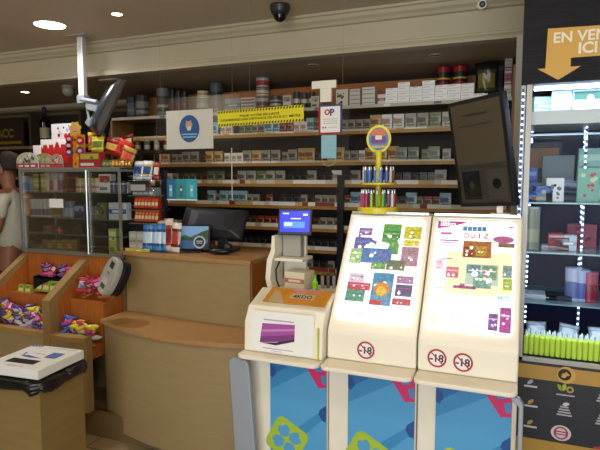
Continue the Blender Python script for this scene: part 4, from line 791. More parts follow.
mb.prism([(u * .9, v) for u, v in circ(hr * .82, 28)], fr, .0006, 1); mb.prism([(u * .9, v * .5 + hr * .42) for u, v in circ(hr * .62, 20)], fr, .0004, 2, .0008); mb.prism(rrect(hr * 1.1, hr * .55, .01, cy=-.05 * hr), fr, .0004, 3, .0012); mb.prism(rrect(hr * .5, hr * .3, .005, cy=.1 * hr), fr, .0004, 4, .0016); mb.prism(rect(-hr * .5, -hr * .62, hr * .5, -hr * .48), fr, .0004, 5, .0016)
mb.build('round_header', [YEL, col('4a78a8'), col('b8683c'), col('6a3c78'), col('c8c4c0'), col('c0a838')], r)
def lighter(label, cs, x, y, z, hgt, group, src=[None, {}]):
    k = (cs, round(hgt, 3))
    if k in src[1]: o = copy_tree(src[1][k])
    else:
        o = empty('lighter', (0, 0, 0), label, 'lighter'); mb = MB(); mb.lathe([(.0062, 0), (.0068, .002), (.0068, hgt * .72), (.006, hgt * .75)], n=10); mb.build('body', col(cs, rough=.25), o)
        mb = MB(); mb.lathe([(.0066, hgt * .75), (.006, hgt * .92), (.003, hgt)], n=8); mb.build('metal_top', STEEL, o); src[1][k] = o
    o.location = (x, y, z); return tag(o, label, 'lighter', group)
LC = [('9c2c4c', 'crimson'), ('b83080', 'pink'), ('58a030', 'green'), ('88b838', 'light green'), ('c8c8c0', 'white'), ('703080', 'purple')]
for q in range(18):
    a = 2 * pi * q / 18; c = LC[(q * 5) % 6] if sin(a) > 0 else ((LC[1], LC[0], LC[3], LC[2], LC[5], LC[4])[int((q - 9) / 9 * 5.99)] if q >= 9 else LC[0])
    lighter(f'{c[1]} lighter standing on the carousel base disc', c[0], yx + .076 * cos(a), 2.42 + .076 * sin(a), 1.487 + .0305, .08, f'{c[1]} lighters on the carousel base')
LC2 = [('7a3828', 'brown red'), ('b0a8a0', 'pale grey'), ('2c60a8', 'blue'), ('3c78c0', 'bright blue')]
for q in range(16):
    a = 2 * pi * q / 16; c = LC2[2 + q % 2] if 10 <= q <= 14 else LC2[q % 2]
    lighter(f'{c[1]} lighter standing on the carousel upper disc', c[0], yx + .068 * cos(a), 2.42 + .068 * sin(a), 1.487 + z2 + .0025, .075, f'{c[1]} lighters on the carousel upper disc')
mb = MB(); pts = [(.0725 * cos(a), .0725 * sin(a)) for a in [radians(d) for d in range(238, 303, 8)]]
mb.strip([Vector((x * 1.05, y * 1.05, z2 + .004)) for x, y in pts], [Vector((x * 1.05, y * 1.05, z2 + .05)) for x, y in pts], 0)
mb.build('clear_guard', ACRYL, r)

# ---- tilted menu screen on the right kiosk
sc = empty('display_screen', (-.151, 2.40, 1.487), 'large black screen tilted and turned on a bracket above the right kiosk', 'screen')
M = Matrix.Translation((0, 0, 1.7556 - 1.487)) @ Matrix.Rotation(-.624, 4, 'Z') @ Matrix.Rotation(.156, 4, 'X') @ Matrix.Rotation(-.0614, 4, 'Y')
mb = MB(M); mb.box((0, .016, 0), (.291, .03, .4655)); mb.build('bezel', BLACK, sc, bevel=.003)
mb = MB(M); fr = front(0, 0.0008, 0); mb.prism(rect(-.128, -.215, .128, .216), fr, .0008, 0)
mb.prism(rect(-.128, -.215, .128, -.045), fr, .0002, 1, .001); mb.prism(rect(-.11, -.2, -.015, -.075), fr, .0002, 2, .0014); mb.prism(rect(.02, -.2, .115, -.075), fr, .0002, 3, .0014)
mb.prism(circ(.022, 20, .068, -.135), fr, .0002, 2, .0018); mb.prism(circ(.014, 20, -.062, -.135), fr, .0002, 1, .0018)
mb.prism(rect(-.06, .16, .06, .17), fr, .0002, 4, .0014)
for v, a, b in ((.12, -.10, .08), (-.058, -.10, .06)): mb.prism(rect(a, v - .002, b, v + .002), fr, .0002, 4, .0014)
mb.build('screen_surface', [mat('dim_screen', '443c30', .35, emit=.05, spec=.2), mat('dim_screen_low', '34322e', .15, emit=.03), mat('dim_tile', '141518', .15, emit=.01), mat('dim_tile_light', '3c3834', .15, emit=.05), mat('dim_ink', '2a2824', .3)], sc)
mb = MB(); mb.b2((.05, -.02, 0), (.13, .06, .012)); mb.b2((.075, .0, .01), (.10, .03, .09)); mb.rod((.087, .015, .08), (.03, .035, .20), .011); mb.rod((.03, .035, .19), (0, .03, .268), .012); mb.build('bracket', WHITE, sc)

# ============================================================ HANGING ACRYLIC SCREEN AND WHAT IS STUCK ON IT
AY = 2.95
ac = empty('acrylic_screen', (-1.66, AY, 1.45), 'large clear acrylic sheet hanging above the counter, carrying the notices', 'acrylic screen')
for a, b in ((-2.24, -1.60), (-1.59, -.90)): WM(ac).b2((a, AY, 1.47), (b, AY + .004, 2.17)).build('clear_sheet', ACRYL, ac)
mb = WM(ac)
for x in (-2.2, -1.66, -1.54, -.94): mb.rod((x, AY + .002, 2.16), (x, AY + .002, 2.70), .0006, 6)
mb.build('wire', mat('nylon_wire', '8a8270', .4), ac)
def notice(x0, y0, x1, y1): # front frame at the sheet, from bottom-left
    a = at(x0, y1, Y=AY); b = at(x1, y0, Y=AY); return (Vector((a.x, AY - .0006, a.z)), X3, Z3, -Y3), b.x - a.x, b.z - a.z
fr, W, T = notice(167, 111.5, 213, 149.5); T = .25
mb = MB(); O = fr[0].copy(); lf = (Vector((0, 0, 0)), X3, Z3, -Y3)
mb.prism(rect(0, 0, W, T), lf, .0006, 0); mb.prism([(u * .88, v) for u, v in [(x + W * .5 / .88, y) for x, y in circ(T * .35, 32, 0, T * .52)]], lf, .0004, 1, .0008)
mb.prism([(W * .42, T * .58), (W * .44, T * .74), (W * .48, T * .70), (W * .54, T * .74), (W * .57, T * .6), (W * .52, T * .48), (W * .47, T * .46)], lf, .0003, 2, .0014); mb.prism(circ(T * .06, 10, W * .5, T * .53), lf, .0003, 0, .0018)
mb.prism(rect(W * .33, T * .36, W * .67, T * .395), lf, .0003, 3, .0014); mb.prism(rect(W * .36, T * .29, W * .64, T * .325), lf, .0003, 3, .0014)
one(mb, 'notice', [mat('notice_paper', 'c4c4ba', .6), col('284f86'), col('b09080'), col('7ab0c8')], O, 'white notice with a large blue disc, stuck on the acrylic at the left', 'notice')
fr, W, T = notice(218, 107.5, 304, 127); T = .098; O = Vector((fr[0].x, AY - .0006, at(218, 127, Y=AY).z))
mb = MB(); V1 = Vector((1, 0, .02)).normalized(); lf = (Vector((0, 0, 0)), V1, Vector((-.02, 0, 1)).normalized(), -Y3)
mb.prism(rect(0, 0, W, T), lf, .0006, 0)
n = 30
for q in range(n):
    u = W * (q + .15) / n; d = W / n * .5
    for v0 in (.002, T - .016): mb.prism([(u, v0), (u + d, v0), (u + d + .006, v0 + .014), (u + .006, v0 + .014)], lf, .0003, 1, .0008)
mb.text("POUR VOTRE SÉCURITÉ", lf, W * .5, T * .61, w=W * .46, h=.017, m=1, off=.0012, bold=.025); mb.text("CONSERVEZ UNE DISTANCE DE PLUS D'1 MÈTRE", lf, W * .5, T * .40, w=W * .93, h=.017, m=1, off=.0012, bold=.025)
one(mb, 'safety_banner', [mat('banner_yellow', 'd8cc18', .5), col('1a1a14')], O, 'long yellow safety banner with black hatched edges on the acrylic', 'banner')
fr, W, T = notice(318.5, 104, 342.5, 134.5); O = fr[0].copy(); lf = (Vector((0, 0, 0)), X3, Z3, -Y3); mb = MB()
mb.prism(rect(0, 0, W, T), lf, .0006, 1); mb.prism([(W, 0), (W, T), (0, T), (W * .12, T * .93), (W * .9, T * .93), (W * .9, T * .06)], lf, .0003, 2, .0008); mb.prism(rect(W * .09, T * .06, W * .91, T * .94), lf, .0003, 0, .0012)
mb.text('P', lf, W * .58, T * .74, h=T * .24, m=2, off=.0018, bold=.04); ring(mb, lf, W * .06, W * .115, 1, .0018, 16, cx=W * .37, cy=T * .75)
for v, c in ((.50, 3), (.43, 3), (.36, 4), (.22, 3)): mb.prism(rect(W * (.2 if v > .3 else .42), T * v, W * .8, T * (v + .022)), lf, .0003, c, .0016)
for u, c in ((.2, 2), (.31, 1)): mb.prism(circ(W * .035, 10, W * u, T * .23), lf, .0003, c, .0016)
one(mb, 'framed_notice', [PAPER, col('a83038'), col('2c3878'), col('b0a8a8'), col('c89088')], O, 'white notice with red and blue border and a letter P on the acrylic', 'notice')
o = MB(); a = at(313, 82, Y=AY); b = at(337, 88, Y=AY); c = at(321, 105, Y=AY); d = at(332, 105, Y=AY)
o.b2((a.x, AY - .02, b.z), (b.x, AY - .0, a.z)); o.b2((c.x, AY - .0155, 2.086), (d.x, AY - .001, b.z)); L = Vector(((a.x + b.x) / 2, AY - .01, 2.086)); o.v = [v - L for v in o.v]
one(o, 'bracket', WHITE, L, 'white T shaped bracket clipped to the acrylic above the bordered notice', 'bracket')
a = at(321, 158.5, Y=AY); b = at(337.5, 135, Y=AY); r = empty('face_mask', ((a.x + b.x) / 2, AY - .004, a.z), 'pale blue face mask hanging below the bordered notice', 'face mask'); W, T = b.x - a.x - .008, b.z - a.z
mb = MB(); n = 8
for q in range(n): mb.add([(-W / 2, -.002 - .002 * (q % 2), T * q / n), (W / 2, -.002 - .002 * (q % 2), T * q / n), (W / 2, -.004 + .002 * (q % 2), T * (q + 1) / n), (-W / 2, -.004 + .002 * (q % 2), T * (q + 1) / n)], [(0, 1, 2, 3)])
mb.build('mask_cloth', mat('mask_blue', '8fbccb', .8, noise=.05, scale=200), r, solid=.001)
mb = MB(); mb.tube([(W * .45 * cos(a), -.003, -.045 * sin(a) ** .8 if sin(a) > 0 else 0) for a in [pi * i / 12 for i in range(13)]], .0013, 6); mb.build('ear_loop', col('c8bc98'), r)
a = at(166, 200, Y=AY); b = at(197, 179, Y=AY); W, T = b.x - a.x, b.z - a.z; mb = MB(); lf = (Vector((0, 0, 0)), X3, Z3, -Y3)
for q, (c, d) in enumerate(((1, 4), (2, 5), (3, 4))):
    mb.prism(rect(W * q / 3, .008, W * (q + 1) / 3, T), lf, .0006, c); mb.prism(rrect(W * .1, T * .55, .004, cx=W * (q + .5) / 3, cy=T * .45), lf, .0003, d, .0008); mb.prism(circ(.008, 10, W * (q + .5) / 3, T * .5), lf, .0003, 0, .0012)
mb.prism(rect(0, 0, W, .008), lf, .0006, 0)
one(mb, 'leaflet', [PAPER, col('2c6c98'), col('2f8c98'), col('38a0b0'), col('7cb8c8'), col('506c68')], (a.x, AY - .0006, a.z), 'row of three blue leaflets on the acrylic above the black monitor', 'leaflet')
mb = MB(); a = at(232, 148, Y=AY)
for q in range(22): mb.ball((0, 0, -.006 - .0148 * q), (.0045, .0045, .0065), 8)
mb.rod((0, 0, 0), (0, 0, -.33), .001, 6); one(mb, 'bead_chain', mat('bead_white', 'd8d0b8', .3), (a.x, AY - .0046, a.z), 'string of white beads hanging on the acrylic left of centre', 'bead chain')

# ============================================================ BRIGHT SHOWCASE ON THE RIGHT
sx0, sx1, sy0, sy1 = .026, 1.10, 2.50, 2.95
DW = mat('dark_wood_panel', '121216', .6, spec=.15, col2='1f1f25', scale=10, stretch=(1, 6, 26)); GOLD = mat('gold_panel', 'b08a3c', .4, noise=.05, scale=10)
FRM = mat('showcase_frame', 'a09c92', .35, metal=.3)
sw = empty('vape_showcase', (.55, 2.7, 0), 'tall dark showcase with gold stripes, lit glass shelves and an arrow sign on top', 'showcase')
WM(sw).b2((.004, sy0 - .012, 2.045), (sx1, sy1, 2.69)).build('header_box', DW, sw)
fr = (Vector((0, sy0 - .0125, 0)), X3, Z3, -Y3)
mb = WM(sw); mb.prism([(.098, 2.266), (.49, 2.254), (.49, 2.141), (.188, 2.141), (.188, 2.105), (.226, 2.105), (.144, 2.055), (.064, 2.105), (.094, 2.105)], fr, .003); mb.build('arrow_sign', mat('arrow_gold', 'c09540', .45), sw)
mb = WM(sw); mb.text('EN VENTE', fr, .252, 2.226, w=.262, m=0, off=.0035, bold=.02); mb.text('ICI', fr, .248, 2.177, h=.046, m=0, off=.0035, bold=.03); mb.build('arrow_lettering', col('d8d4c0'), sw)
mb = WM(sw)
mb.b2((sx0, sy0, .84), (sx0 + .022, sy0 + .022, 2.045)); mb.b2((sx1 - .022, sy0, .84), (sx1, sy0 + .022, 2.045)); mb.b2((sx0, sy0, .84), (sx1, sy0 + .02, .857)); mb.build('frame', FRM, sw)
WM(sw).b2((sx0 + .001, sy1 - .02, .857), (sx1, sy1, 2.045)).build('back_panel', mat('showcase_back', '10183a', .8, spec=.1), sw)
WM(sw).b2((sx1 - .01, sy0 + .02, .857), (sx1, sy1 - .02, 2.045)).build('side_panel', FRM, sw)
WM(sw).b2((sx0 + .002, sy0 + .024, .857), (sx0 + .006, sy1 - .022, 2.045)).build('side_glass', GLASS, sw)
mb = WM(sw); mb.b2((sx0, sy0, .0), (sx1, sy1, .84)); mb.build('base_cabinet', mat('base_dark', '1d1d22', .45, col2='2a2a30', scale=10, stretch=(1, 6, 26)), sw)
mb = WM(sw); mb.b2((sx0, sy0 - .004, .765), (sx1, sy0, .828)); mb.b2((sx0, sy0 - .004, .40), (sx1, sy0, .49)); mb.build('gold_stripe', GOLD, sw)
fr = (Vector((0, sy0 - .0045, 0)), X3, Z3, -Y3)
mb = WM(sw); mb.prism(circ(.037, 28, .225, .799), fr, .002, 0); mb.prism(circ(.026, 24, .219, .801), fr, .0004, 1, .0022)
mb.prism([(.205, .79), (.225, .815), (.24, .80), (.228, .797), (.22, .785)], fr, .0003, 0, .0028); mb.prism(circ(.007, 10, .214, .80), fr, .0003, 0, .0032); mb.build('round_emblem', [col('c89c48'), BLACK], sw)
fr = (Vector((0, sy0 - .0005, 0)), X3, Z3, -Y3); mb = WM(sw)
LG = [col('88a028'), col('a8b838'), col('b08c50'), col('202020'), col('a8a8b0'), col('c8c4c8'), col('a83848'), col('b02850')]
def logo():
    global mb
    mb.build('printed_logo', LG, sw); mb = WM(sw)
def leaf(u, v, s, a, m): mb.prism([(u + s * (x * cos(a) - y * sin(a)), v + s * (x * sin(a) + y * cos(a))) for x, y in ((0, 0), (.35, .28), (.8, .22), (1, 0), (.8, -.2), (.35, -.25))], fr, .0004, m)
leaf(.215, .725, .035, 2.2, 0); leaf(.215, .725, .035, 1.3, 1); mb.prism(circ(.015, 14, .243, .735), fr, .0004, 2); mb.prism(circ(.007, 10, .243, .735), fr, .0003, 3, .0005); mb.prism(rect(.19, .705, .262, .711), fr, .0004, 4); logo()
for u, v in ((.375, .72), (.225, .635), (.375, .62)):
    for q in range(4): mb.prism(rect(u - .03 + .004 * q, v - .02 + .012 * q, u + .03 - .005 * q, v - .013 + .012 * q), fr, .0004, 4)
    leaf(u - .01, v + .028, .03, .3, 5); logo()
mb.prism([(u * 1.15 + .215 * -.15, v) for u, v in circ(.035, 26, .215, .535)], fr, .0004, 5); ring(mb, fr, .022, .029, 6, .0006, cx=.215, cy=.535); mb.prism(rrect(.05, .018, .006, cx=.215, cy=.535), fr, .0003, 6, .0006); mb.prism(rect(.197, .532, .233, .538), fr, .0003, 5, .001); logo()
for u, v, c in ((.085, .735, 4), (.09, .645, 2), (.09, .55, 2)): mb.prism(rect(u - .025, v - .012, u + .028, v - .004), fr, .0004, 5); leaf(u - .012, v, .032, .8, c); logo()
for q, (u, v) in enumerate(((.36, .50), (.385, .52), (.375, .485), (.40, .50))): leaf(u, v, .035, q * 1.4, (7, 0, 6, 0)[q])
logo()
for k in range(3):
    for j, v in enumerate((.72, .63, .53)): mb.prism(rrect(.06, .03, .01, cx=.55 + .16 * k, cy=v), fr, .0004, (4, 5, 0)[(j + k) % 3]); mb.prism(rect(.53 + .16 * k, v - .003, .57 + .16 * k, v + .003), fr, .0003, 3, .0006); logo()
SGL = glass('showcase_glass', (.96, .98, 1), .08, 0.0)
WM(sw).b2((sx0 + .022, sy0 + .006, .857), (sx1 - .022, sy0 + .010, 2.045)).build('front_glass', SGL, sw)
SCG = mat('showcase_shelf_glass', '7ca0a8', .1, spec=.7)
lv = [.861, 1.10, 1.325, 1.543, 1.838]
for z in lv[1:]: WM(sw).b2((sx0 + .008, sy0 + .03, z - .006), (sx1 - .012, sy1 - .022, z)).build('glass_shelf', SCG, sw)
WM(sw).b2((sx0 + .012, sy0 + .028, 1.878), (sx1 - .012, sy1 - .024, 1.935)).build('white_shelf', mat('lit_white_shelf', 'c8ccc8', .4), sw)
LED = mat('led_blue_white', 'c0d4ff', .4, emit=9.0); LST = col('3a5070')
def leds(x, y, z0, z1, n=None, nrm=-1):
    s = WM(sw); s.b2((x - .004, y, z0), (x + .004, y + .002, z1)); k = int((z1 - z0) / .026)
    for q in range(k): s.b2((x - .003, y - .0015, z0 + .013 + .026 * q), (x + .003, y, z0 + .019 + .026 * q), 1)
    s.build('led_strip', [LST, LED], sw)
leds(.285, 2.74, .90, 2.04); leds(.297, 2.925, 1.0, 2.0); leds(.012, sy0 + .002, 1.03, 2.03); leds(.062, 2.90, .9, 2.03); leds(.80, 2.74, .9, 2.04)
WM(sw).b2((.281, 2.742, .857), (.291, 2.75, 2.045)).build('led_post', FRM, sw)
WM(sw).b2((.004, sy0 + .004, 1.0), (.022, sy0 + .016, 2.044)).build('side_led_rail', mat('led_rail', '9098a4', .3, metal=.3), sw)
WM(sw).b2((sx0 + .03, sy0 + .06, 2.03), (sx1 - .03, sy0 + .09, 2.044)).build('added_glow_bar', mat('added_top_glow', 'cfe0ff', .4, emit=5.0), sw)  # added glowing bar to go with the fill lamp inside the showcase top
lamp('showcase_top_fill', 'AREA', (.55, 2.62, 2.025), 1.1, (.66, .78, 1), 1.0, .05, (0, 0, 0))  # added fill, strengthens the weak LED glow from above
lamp('bottle_row_fill', 'AREA', (.40, 2.535, 1.08), .5, (.8, .9, 1), .7, .02, (radians(-8), 0, 0))  # added lamp that brightens the liquid bottles on the showcase floor
for z in lv[1:]: lamp('showcase_shelf_light', 'AREA', (.40, 2.56, z - .012), .15, (.5, .66, 1), .7, .03, (radians(-25), 0, 0))
def sv(name, px, y0, lev, cs, lb, cat='box', style=0, Y=2.62, d=.05, Z=None, H_=None, rz=0):
    z = (lv[lev] if Z is None else Z) + .0006; return boxy(name, px, y0, 0, lb, cat, cs, d=d, Y=Y, Z=z, style=style, rz=rz, H_=H_)
def svt(px, y0, lev, cs, lb, cat='bottle', Y=2.6, Z=None, bands=((.1, .6, 1),), name='glass_bottle'):
    return tin(px, y0, 0, lb, cs, cat, Y=Y, Z=(lv[lev] if Z is None else Z) + .0006, name=name, bands=bands)
r = MB(); z5 = 1.9356
sv('brochure_box', (538, 556), 96, 0, ('b8d4d0', '8cc0b8', 'e0ece8'), 'pale green leaflet box leaning at the top left of the showcase', Z=z5, style=2, Y=2.70, rz=.25)
sv('brochure_box', (556, 573), 90, 0, ('c4ccdc', '98a4b8', 'e8ecf4'), 'white blue printed box in the middle of the showcase top shelf', Z=z5, style=1, Y=2.66)
sv('brochure_box', (576, 604), 88, 0, ('a8c0bc', '2c5c48', 'd0e0dc'), 'pale box with dark green picture on the showcase top shelf', Z=z5, style=0, Y=2.66)
sv('grey_card', (549, 575), 155, 3, ('6c7880', '808c94', '5a666e'), 'plain grey card behind the vape boxes in the showcase', cat='card', Y=2.78, d=.004, style=9)
sv('vape_box', (531, 537.5), 168, 3, ('3858a8', '6890d0', '203878'), 'narrow blue vape box beside the showcase frame', Y=2.60, style=1)
sv('vape_box', (538, 553), 186, 3, ('4888b8', '3860c0', 'c8b058', 'd0a838'), 'blue vape box with yellow spot on the upper lit shelf', Y=2.60, style=0)
sv('vape_box', (554, 564.5), 178, 3, ('d8e0e4', '202428', '606c74'), 'tall white vape box with black print on the upper lit shelf', Y=2.60, style=3)
for q in range(3): sv('vape_box', (566 + 6 * q, 571.4 + 6 * q), 180 + q, 3, ('8098c0', 'b8c8e8', '405888'), f'pale blue vape box, {["left", "middle", "right"][q]} of three beside the led strip', Y=2.62, style=1)
sv('vape_box', (586, 600), 168, 3, ('78b0a0', 'b8d8b0', 'c04858'), 'green and white vape box with red mark right of the led strip', Y=2.60, style=3)
sv('vape_box', (586, 606), 148, 3, ('88b8b0', 'a8d0c0', '609088'), 'pale green large box behind at right on the upper lit shelf', Y=2.74, style=1)
sv('display_picture', (533, 562), 142, 3, ('2c3038', '8c5c34', 'a8b0a8', 'c8a048'), 'dark box with brown picture behind the vape boxes', Y=2.84, style=0)
svt((530, 541), 207, 2, ('888c7c', 'a8a890', 'c8b060'), 'tall glass jar with dark label on the middle lit shelf', bands=((.2, .5, 1),), name='glass_jar', cat='jar')
for q, (p, y, c) in enumerate((((552, 558), 246, 'c8d0d8'), ((558.5, 564), 234, 'a82838'), ((564.5, 569.5), 238, 'b83848'))):
    sv('vape_box', p, y, 2, (c, 'c8a8b0', '701828'), f'{["white", "tall red", "short red"][q]} vape box in the red group on the middle lit shelf', Y=2.62, style=1)
sv('vape_box', (571, 577), 236, 2, ('c0ccd8', '98a8b8', 'e0e8f0'), 'pale blue box left of the big crimson box', Y=2.62, style=2)
sv('vape_box', (578, 597), 225, 2, ('8c2440', 'b04868', '581428'), 'big crimson box on the middle lit shelf behind the led strip', Y=2.78, style=3)
sv('flat_box', (530, 557), 296, 1, ('c0ccd8', '8898a8', 'e0e8f0'), 'long white flat box on the lower lit shelf', Y=2.60, d=.1, style=2)
sv('flat_box', (558, 572), 297, 1, ('1c2030', '303850', '101420'), 'black flat box on the lower lit shelf', Y=2.60, d=.1, style=2)
for q in range(3): svt((577 + 8 * q, 583 + 8 * q), 268 + 2 * q, 1, (('a8b0c8', '5868a0', 'c8d0e0'), ('98a8c8', '4858a0', 'c8d0e0'), ('a04058', '802038', 'c8a0b0'))[q], f'{["silver", "bluish", "crimson"][q]} bottle at the right of the lower lit shelf', Y=2.64)
bp = None
YG = mat('neon_liquid', 'c4dc48', .25)
for rw in range(2):
    for q in range(26):
        x = .062 + .0215 * q
        if bp is None:
            bp = empty('liquid_bottle', (0, 0, 0), 'x', 'bottle'); MB().lathe([(.0092, 0), (.0102, .002), (.0102, .080), (.006, .086)], n=12, ms=[0, 0, 0]).build('body', YG, bp); MB().lathe([(.0055, .086), (.0055, .094), (.002, .108)], n=10).build('cap', mat('clear_cap', 'c0d0d8', .2, spec=.8), bp); o = bp
        else: o = copy_tree(bp)
        o.location = (x + .01 * rw, 2.545 + .03 * rw, lv[0]); tag(o, ('neon yellow green liquid bottle in the front row on the showcase floor', 'neon yellow green liquid bottle in the rear row on the showcase floor')[rw], 'bottle', ('front row of liquid bottles', 'rear row of liquid bottles')[rw])
for q in range(4):
    o = pouch(.09, .07, .05, ('a8b8c8', 'c8d4e0', '8898b0'), 'clear_bag', 70 + q); o.location = (.11 + .13 * q, 2.68, lv[0] + .045); o.rotation_euler = (-.3, .2 * (q % 2), .2); tag(o, f'crumpled clear bag behind the liquid bottles, {["first", "second", "third", "fourth"][q]} from the left', 'bag')
WM(sw).b2((sx0 + .03, 2.65, lv[0] - .003), (sx1 - .03, 2.80, lv[0] + .043)).build('riser', col('303848'), sw)

# ============================================================ LEFT BACK OF THE SHOP
bs = empty('bottle_shelf', (-5.3, 4.5, 0), 'dark wooden bottle shelving on the far left back wall', 'shelving')
WM(bs).b2((-6.9, 4.63, .3), (-3.6, 4.65, 2.36)).build('back_panel', mat('dark_back_wood', '33281c', .6, noise=.3, scale=5), bs)
for z in (.9, 1.3, 1.66, 2.0): WM(bs).b2((-6.9, 4.35, z - .03), (-3.6, 4.63, z)).build('shelf', mat('far_shelf_wood', '7a684a', .5), bs)
for x in (-6.9, -5.95, -5.02, -4.3, -3.63): WM(bs).b2((x, 4.36, 0), (x + .03, 4.63, 2.36)).build('upright', mat('far_upright', '40342a', .6), bs)
mb = MB(); mb.b2((-.32, 0, 0), (.32, .02, .30)); fr = front(0, 0, 0)
mb.text('ACC', fr, .03, .15, h=.10, m=1, off=.001, bold=.04); mb.prism(rect(-.28, .03, .28, .06), fr, .0006, 1)
one(mb, 'gold_letter_sign', [col('241c14'), col('7c6428')], (-5.42, 4.36, 2.0), 'dark sign with gold letters standing on the far left shelf', 'sign')
def wine(x, y, z, h, c, lb, grp=None, lab='b0a888'):
    r = empty('wine_bottle', (x, y, z), lb, 'bottle', grp); k = h / .3
    MB().lathe([(.034 * k, 0), (.037 * k, .005 * k), (.037 * k, .18 * k), (.03 * k, .2 * k), (.015 * k, .225 * k), (.0135 * k, .295 * k), (.013 * k, .3 * k)], n=16).build('glass_body', col(c, rough=.12), r)
    MB().lathe([(.0376 * k, .06 * k), (.0376 * k, .14 * k)], n=16).build('label', col(lab), r); MB().lathe([(.0148 * k, .25 * k), (.0148 * k, .302 * k)], n=12).build('capsule', col('2a1828'), r)
wine(at(45, 130, Y=4.45).x, 4.45, 2.0, .43, '141018', 'tall dark bottle standing highest on the far left shelf')
bc = [('1c2018', 'dark green'), ('30241c', 'brown'), ('242038', 'violet'), ('5a4a30', 'amber'), ('202428', 'black'), ('3c3048', 'plum'), ('48503c', 'olive'), ('282848', 'deep blue'), ('583028', 'russet'), ('606058', 'grey')]
for q in range(10):
    wine(at(53, 130, Y=4.45).x + .115 * q, 4.46, 2.0, .25 + .012 * (q % 3), bc[q][0], f'{bc[q][1]} bottle in the row right of the tallest far bottle', lab=('8c8468', '685c48')[q % 2])
for q in range(2): wine(-5.70 - .0 + -.14 * q, 4.46, 2.0, .26, bc[q + 3][0], f'{bc[q + 3][1]} bottle left of the gold letter sign, seen behind the frame edge' if q else 'amber bottle just left of the gold letter sign')
for q in range(6): wine(-5.9 + .16 * q, 4.47, 1.66, .25, bc[(q * 3) % 10][0], f'{bc[(q * 3) % 10][1]} bottle on the shelf below the gold letter sign', lab='746a54')

# ---- shopkeeper at the far left (only head, shoulder and side visible)
def skin(name, V, E, Rr, m, parent, sub=2, root=0):
    me = bpy.data.meshes.new(name); me.from_pydata([Vector(v) for v in V], E, []); o = bpy.data.objects.new(name, me); C.objects.link(o); o.parent = parent
    mo = o.modifiers.new('skin', 'SKIN'); mo.use_smooth_shade = True
    for i, q in enumerate(Rr):
        sv_ = me.skin_vertices[0].data[i]; sv_.radius = q if isinstance(q, tuple) else (q, q); sv_.use_root = (i == root)
    s2 = o.modifiers.new('sub', 'SUBSURF'); s2.levels = s2.render_levels = sub; me.materials.append(m); return o
pr = empty('person', (-4.31, 3.52, 0), 'person in a pale cream shirt with dark hair, standing half hidden at the far left', 'person', rz=radians(112))
# local: +Y is where the person faces; head bowed slightly
SK = mat('skin', '8a5a40', .5, noise=.05, scale=40)
V = [(0, 0, .98), (0, 0, 1.12), (0, .01, 1.30), (0, 0, 1.46), (0, .01, 1.545), (0, .03, 1.62), (0, .045, 1.70), (0, .04, 1.79),
     (.12, 0, 1.48), (.205, -.01, 1.45), (.25, .0, 1.19), (.22, .20, 1.06), (.21, .27, 1.05),
     (-.12, 0, 1.48), (-.205, -.01, 1.45), (-.25, .0, 1.19), (-.22, .20, 1.06), (-.21, .27, 1.05),
     (.10, 0, .93), (.11, .01, .52), (.11, -.02, .10), (.11, .06, .04), (.11, .16, .03),
     (-.10, 0, .93), (-.11, .01, .52), (-.11, -.02, .10), (-.11, .06, .04), (-.11, .16, .03)]
E = [(0, 1), (1, 2), (2, 3), (3, 4), (4, 5), (5, 6), (6, 7), (3, 8), (8, 9), (9, 10), (10, 11), (11, 12), (3, 13), (13, 14), (14, 15), (15, 16), (16, 17), (0, 18), (18, 19), (19, 20), (20, 21), (21, 22), (0, 23), (23, 24), (24, 25), (25, 26), (26, 27)]
Rr = [(.155, .11), (.145, .10), (.16, .115), (.12, .09), .055, (.06, .07), (.078, .095), (.066, .085), .075, .062, .048, .030, (.04, .02), .075, .062, .048, .030, (.04, .02), .09, .062, .042, .04, (.045, .025), .09, .062, .042, .04, (.045, .025)]
for sx, wi in ((1, 12), (-1, 17)):
    for k in range(5):
        b0 = len(V); ox = sx * (.21 + (.03 - .019 * k)) if k < 4 else sx * .17
        if k < 4: V += [(ox, .315, 1.05), (ox, .35 - .005 * abs(k - 1), 1.04), (ox, .37 - .008 * abs(k - 1), 1.02)]
        else: V += [(sx * .178, .27, 1.045), (sx * .155, .295, 1.035), (sx * .15, .315, 1.02)]
        E += [(wi, b0), (b0, b0 + 1), (b0 + 1, b0 + 2)]; Rr += [.010, .009, .008]
skin('body', V, E, Rr, SK, pr)
SHT = mat('shirt_cream', 'b4ad98', .8, noise=.06, scale=25)
V = [(0, 0, .93), (0, 0, 1.12), (0, .01, 1.30), (0, 0, 1.45), (0, .0, 1.51), (.12, 0, 1.49), (.21, -.01, 1.45), (.24, -.005, 1.27), (-.12, 0, 1.49), (-.21, -.01, 1.45), (-.24, -.005, 1.27)]
skin('shirt', V, [(0, 1), (1, 2), (2, 3), (3, 4), (3, 5), (5, 6), (6, 7), (3, 8), (8, 9), (9, 10)], [(.185, .14), (.175, .13), (.185, .14), (.145, .11), (.085, .085), .09, .078, .072, .09, .078, .072], SHT, pr)
V = [(0, 0, 1.0), (0, 0, .90), (.10, 0, .86), (.115, .01, .52), (.115, -.01, .09), (-.10, 0, .86), (-.115, .01, .52), (-.115, -.01, .09)]
skin('trousers', V, [(0, 1), (1, 2), (2, 3), (3, 4), (1, 5), (5, 6), (6, 7)], [(.17, .125), (.165, .12), .105, .08, .065, .105, .08, .065], mat('trousers_dark', '2a2a30', .8), pr)
mb = MB(); hc = Vector((0, .012, 1.775)); n = 20; vs = []; k = 9
for j in range(k + 1):
    a = pi * .60 * j / k
    for i in range(n):
        t = 2 * pi * i / n; drop = 1.0 if sin(t) < .15 else .60; aa = a * drop * 1.12
        vs.append(hc + Vector((.093 * sin(aa) * cos(t), .118 * sin(aa) * sin(t), .112 * cos(aa))))
